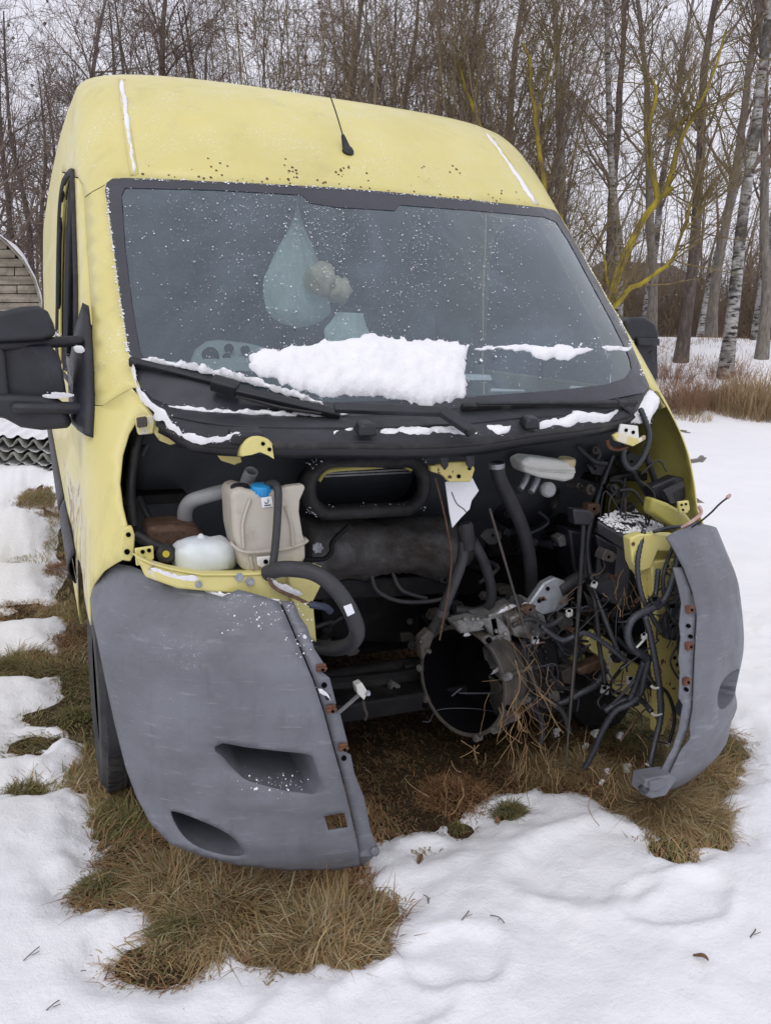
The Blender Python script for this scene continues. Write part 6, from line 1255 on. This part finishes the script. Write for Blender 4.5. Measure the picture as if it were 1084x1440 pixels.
while len(pts)<260:
    x,y=r.uniform(300,440),r.uniform(845,925)
    if r.rand()<(.25+.9*fbm((x*.03,y*.03,1)))*(1-abs(x-385)/90):
        a=BUMP.hit(x,y)
        if a is not None and a[0]<-.5: pts.append(a)
while len(pts)<340:
    x,y=r.normal(390,26),r.normal(1103,9); a=BUMP.hit(x,y)
    if a is not None: c_=BUMP.chart(a); pts.append(np.array(BUMP.pt(*c_,scoop(*c_)+.001)))
grains('snow_specks',pts,(0,-.9,.4),0.0010,'fine snow grains sprinkled on the left bumper corner',2)
P4=[np.array(at(838,729,y=.40)),np.array(at(893,762,y=.32)),np.array(at(934,740,y=.42)),np.array(at(884,712,y=.58))]; pts=[]
while len(pts)<1500:
    u_,v_=r.rand(2); p=(P4[0]*(1-u_)+P4[1]*u_)*(1-v_)+(P4[3]*(1-u_)+P4[2]*u_)*v_
    if r.rand()<.55+.8*fbm(p,16): pts.append(p+np.array((0,0,.0005)))
grains('snow_specks',pts,(0,-.2,1),0.0030,'snow dusting on the lid of the black fuse box',3)
pts=[]
for _ in range(500):
    x,y=r.uniform(430,600),r.choice([r.normal(716,3),r.normal(650,4)]); pts.append(at(x,y-8*((x-434)/162-.5),y=lerp(.465,.545,(x-434)/162)))
grains('snow_specks',pts,(0,-.5,.8),.0017,'snow grains caught on the heater intake seal',4)
pts=[BUMP.pt(-BUMP.uv(x,y)[0],BUMP.uv(x,y)[1],.001) for x,y in zip(r.uniform(200,330,160),r.normal(850,10,160))]
# rust spots along the roof edge above the glass
b=MB()
for _ in range(80):
    x=r.uniform(200,740); y=float(np.interp(x,[200,460,740],[250,262,290]))-abs(r.gamma(1.2,7))
    if _>50: x,y=r.normal(r.choice([310,405,412,480,590,640]),5),r.normal(240,7)
    c=onb(x,y,.0008); n=7; s=r.uniform(.0018,.0055); V=[tuple(c)]+[(c[0]+s*r.uniform(.6,1.3)*math.cos(k/n*6.283),c[1]-s*.3*math.sin(k/n*6.283)*-1.0,c[2]+s*r.uniform(.6,1.3)*math.sin(k/n*6.283)*.9) for k in range(n)]
    V=[BODY.pt(*BODY.chart(v),.0012) for v in V]; b.add(V,[(0,1+k,1+(k+1)%n) for k in range(n)])
b.build('rust_spots',M['rust'],body)['kind']='stuff'
# ------------------------------------------------------------------ things behind the windscreen
def bag(name,c,w,h,seed,lab,mat='bag_film',neck=.12):
    V=[];F=[]; n,m=28,40
    for i in range(n):
        t=i/(n-1); rr=(neck*.25+(1-neck*.25)*math.sin(min(t*1.25,1)*math.pi/2)**1.5)*(1 if t<.82 else max(0.,math.cos((t-.82)/.18*math.pi/2))**.6+.02)
        for k in range(m):
            a=2*math.pi*k/m; f=1+.30*mnoise.noise(Vector((math.cos(a)*2.2+seed,math.sin(a)*2.2,t*1.4)))+.16*mnoise.noise(Vector((math.cos(a)*6+seed,math.sin(a)*6,t*4)))
            V.append((w*rr*f*math.cos(a),w*.55*rr*f*math.sin(a),-h*t))
    for i in range(n-1):
        for k in range(m): F.append((i*m+k,i*m+(k+1)%m,(i+1)*m+(k+1)%m,(i+1)*m+k))
    F.append(tuple(range(m))); F.append(tuple(range((n-1)*m,n*m)))
    o=mesh(name,V,F,M[mat],None,ang=180); o.location=c; return tag(o,lab,'bag')
c=np.array(at(418,290,y=1.06)); bag('plastic_bag',c,.118,.41,1.3,'pale green plastic bag hanging behind the windscreen'); tube('bag_string',[c,(c[0]+.01,c[1]+.02,c[2]+.06)],.003,M['bag_film'],None); bpy.data.objects['bag_string'].parent=bpy.data.objects['plastic_bag']; bpy.data.objects['bag_string'].location=tuple(-c)
c2=np.array(at(492,440,y=.88)); bag('plastic_bag',c2,.085,.15,4.1,'small crumpled pale bag behind the snow slab',neck=2.2)
for i,(x,y,s) in enumerate(((452,392,.055),(476,408,.046))):
    c=np.array(at(x,y,y=.96)); V=[];F=[]
    for a in range(11):
        for k in range(18):
            th=math.pi*a/10; q=Vector((math.sin(th)*math.cos(k/18*6.283),math.sin(th)*math.sin(k/18*6.283),math.cos(th))); V.append(q*s*(1+.30*fbm(q+Vector((i,0,0)),1.8)))
    for a in range(10):
        for k in range(18): F.append((a*18+k,a*18+(k+1)%18,(a+1)*18+(k+1)%18,(a+1)*18+k))
    o=mesh('foam_lump',V,F,M['bread'],None,ang=180); o.location=c; tag(o,['larger beige foam lump beside the hanging bag','smaller beige lump right of the larger one'][i],'lump')
ip=tag(empty('instrument_panel',(0,0,0)),'loose instrument panel with round openings lying on the dashboard','instrument panel')
mk('panel_grey',(.34,.37,.38),.5,var=.15)
poly('panel_face',[(268,512),(276,492),(292,480),(310,478),(345,482),(372,488),(400,498),(396,524),(340,522),(270,522)],.74,.03,M['panel_grey'],ip,.006,2,tilt=-.002)
for x,y,rr in ((296,500,.026),(322,490,.014),(318,503,.012),(345,492,.014),(340,512,.026)):
    b=MB(); b.lathe(at(x,y,y=.735),(0,-1,.25),[(rr,-.004),(rr,.004),(rr*.8,.002)],20); b.build('gauge_opening',M['ink'],ip)
for x0,y0,x1,y1,lab in ((655,526,698,535,'white paper slip on the dash right of the snow slab'),(700,547,746,551,'thin white paper edge low on the dash, right'),(815,543,842,549,'small white paper at the right end of the dash'),(215,508,262,514,'pale paper edge at the left foot of the windscreen')):
    b=MB(); q=[onb(x,y,-.03) for x,y in ((x0,y0),(x1,y0+2),(x1+3,y1),(x0-2,y1))]; b.prism(q,(0,.006,-.002)); tag(b.build('paper_slip',M['sticker'],None),lab,'paper','papers on the dashboard')
# ------------------------------------------------------------------ dry stems, litter
def stems(cx,cy,cnt,y,ln,lab,seed=1,sp=(26,30),r0=.0010):
    """tangle of limp dead stems hanging from (cx,cy)"""
    r=random.Random(seed); b=MB()
    for _ in range(cnt):
        p=np.array(at(cx+r.gauss(0,sp[0]),cy+r.gauss(0,sp[1]),y=y+r.gauss(0,.04))); a=r.uniform(-1.1,1.1); q=[p]; d=np.array((math.sin(a)*.5,r.gauss(-.15,.25),-1.0)); L=ln*r.uniform(.35,1.2)
        for k in range(4):
            d=d+np.array((r.gauss(0,.35),r.gauss(0,.25),r.gauss(0,.2))); d/=np.linalg.norm(d); q.append(q[-1]+d*L/4)
        q=[np.array((v[0],v[1],max(v[2],.012))) for v in q]; b.tube(q,r0*r.uniform(.5,1.5),3,3)
    return tag(b.build('dry_stems',M['stem_dry'],None),lab,'dry stems',kind='stuff')
stems(728,985,34,.20,.17,'tan dead stems hanging in front of the gearbox',2,(18,26)); stems(745,1050,24,.16,.13,'tan dead stems reaching the ground under the gearbox',3,(20,22)); stems(860,1085,30,.04,.11,'tan dead stems beside the hanging loom',4,(22,18)); stems(730,930,16,.27,.22,'few thin vines over the gearbox side',5,(18,30),.0009); stems(870,825,14,.26,.10,'small tangle of dead twigs below the fuse box',6,(14,14),.0010); stems(650,1070,16,.10,.09,'dead stems on the ground left of the gearbox mouth',8,(40,20),.0010)
mk('foam_white',(.62,.62,.60),.7,var=.2)
rg=random.Random(14)
for i,(x,y,s) in enumerate(((781,1030,.022),(836,1032,.022),(822,1050,.018),(870,1035,.020),(880,1080,.022),(852,1085,.016),(845,1100,.014),(938,1047,.016))):
    c=np.array(at(x,y,z=.03)); b=MB(); b.box((0,0,0),(s*1.6,s,s*.9),rotm('Y',rg.uniform(-40,40))@rotm('Z',rg.uniform(0,90)),.7); b.box((s*.4,.1*s,s*.3),(s,s*.7,s*.7),rotm('X',30)); o=b.build('foam_fragment',M['foam_white'],None,.003); o.location=c
    tag(o,['white fragment lying under the gearbox','white fragment left of the hanging loom, upper','white fragment just below the upper one by the loom','white fragment nearest the hanging loom','white fragment among straw beside the loom foot','pale scrap in the dead stems, upper','pale scrap in the dead stems, lower','pale scrap behind the loom foot'][i],'fragment','white fragments under the engine bay')
for i,(x,y,l,a,lab) in enumerate(((45,1345,.06,.6,'dark bent twig in the snow at lower left'),(150,1350,.05,1.2,'tiny twig left of the small straw tuft'),(535,1290,.07,-.7,'brown twig beside the lowest grass tip'),(75,1420,.04,.3,'short twig in snow at the bottom left'),(600,1262,.04,1.5,'dark twig left of the snow hollow'),(655,1292,.05,.4,'twig in the snow below the hollow'),(700,1296,.05,2.2,'twig right of the one below the hollow'),(1060,1312,.05,.2,'twig at the right edge of the snow'),(590,1205,.04,1.0,'short stub poking through snow before the bumper lug'))):
    c=np.array(at(x,y,z=.05)); c[2]=float(snow_h(np.array(c[0]),np.array(c[1])))+.004; d=np.array((math.cos(a),math.sin(a),0))*l/2; b=MB(); d=d*.7; b.tube([c-d,c+np.array((.004,.003,.006)),c+d+np.array((0,.008,.002))],.0016,4,4); b.tube([c,c+d*.4+np.array((.010,-.006,.006))],.0010,4); tag(b.build('twig',M['stem_dry'] if i in (2,) else M['bark_dark'],None),lab,'twig','twigs in the snow')
for i,(x,y,lab) in enumerate(((530,1295,'curled brown leaf beside the lowest grass tip'),(590,1200,'dark curled leaf in snow before the bumper lug'),(390,1268,'pale curled leaf under the left bumper corner'),(700,1140,'small leaf by the round green tuft'),(345,1330,'brown leaf at the snow edge below the bumper'),(985,1345,'small leaf fragment in snow at lower right'))):
    c=np.array(at(x,y,z=.06)); c[2]=float(max(snow_h(np.array(c[0]),np.array(c[1])),.015))+.006; V=[];n=9
    for k in range(n):
        t=k/(n-1); w_=.014*math.sin(math.pi*t)**.8
        for s in (-1,0,1): V.append(((t-.5)*.036,s*w_*.6,.006*abs(s)+.005*math.sin(t*4+i)))
    F=[(k*3+j,k*3+j+1,k*3+j+4,k*3+j+3) for k in range(n-1) for j in range(2)]; o=mesh('dead_leaf',V,F,M['leaf_dead'],None); m=o.modifiers.new('sheet','SOLIDIFY'); m.thickness=.0008; o.location=c; o.rotation_euler=(rg.uniform(-.3,.3),rg.uniform(-.3,.3),rg.uniform(0,6)); tag(o,lab,'leaf','dead leaves on the ground')
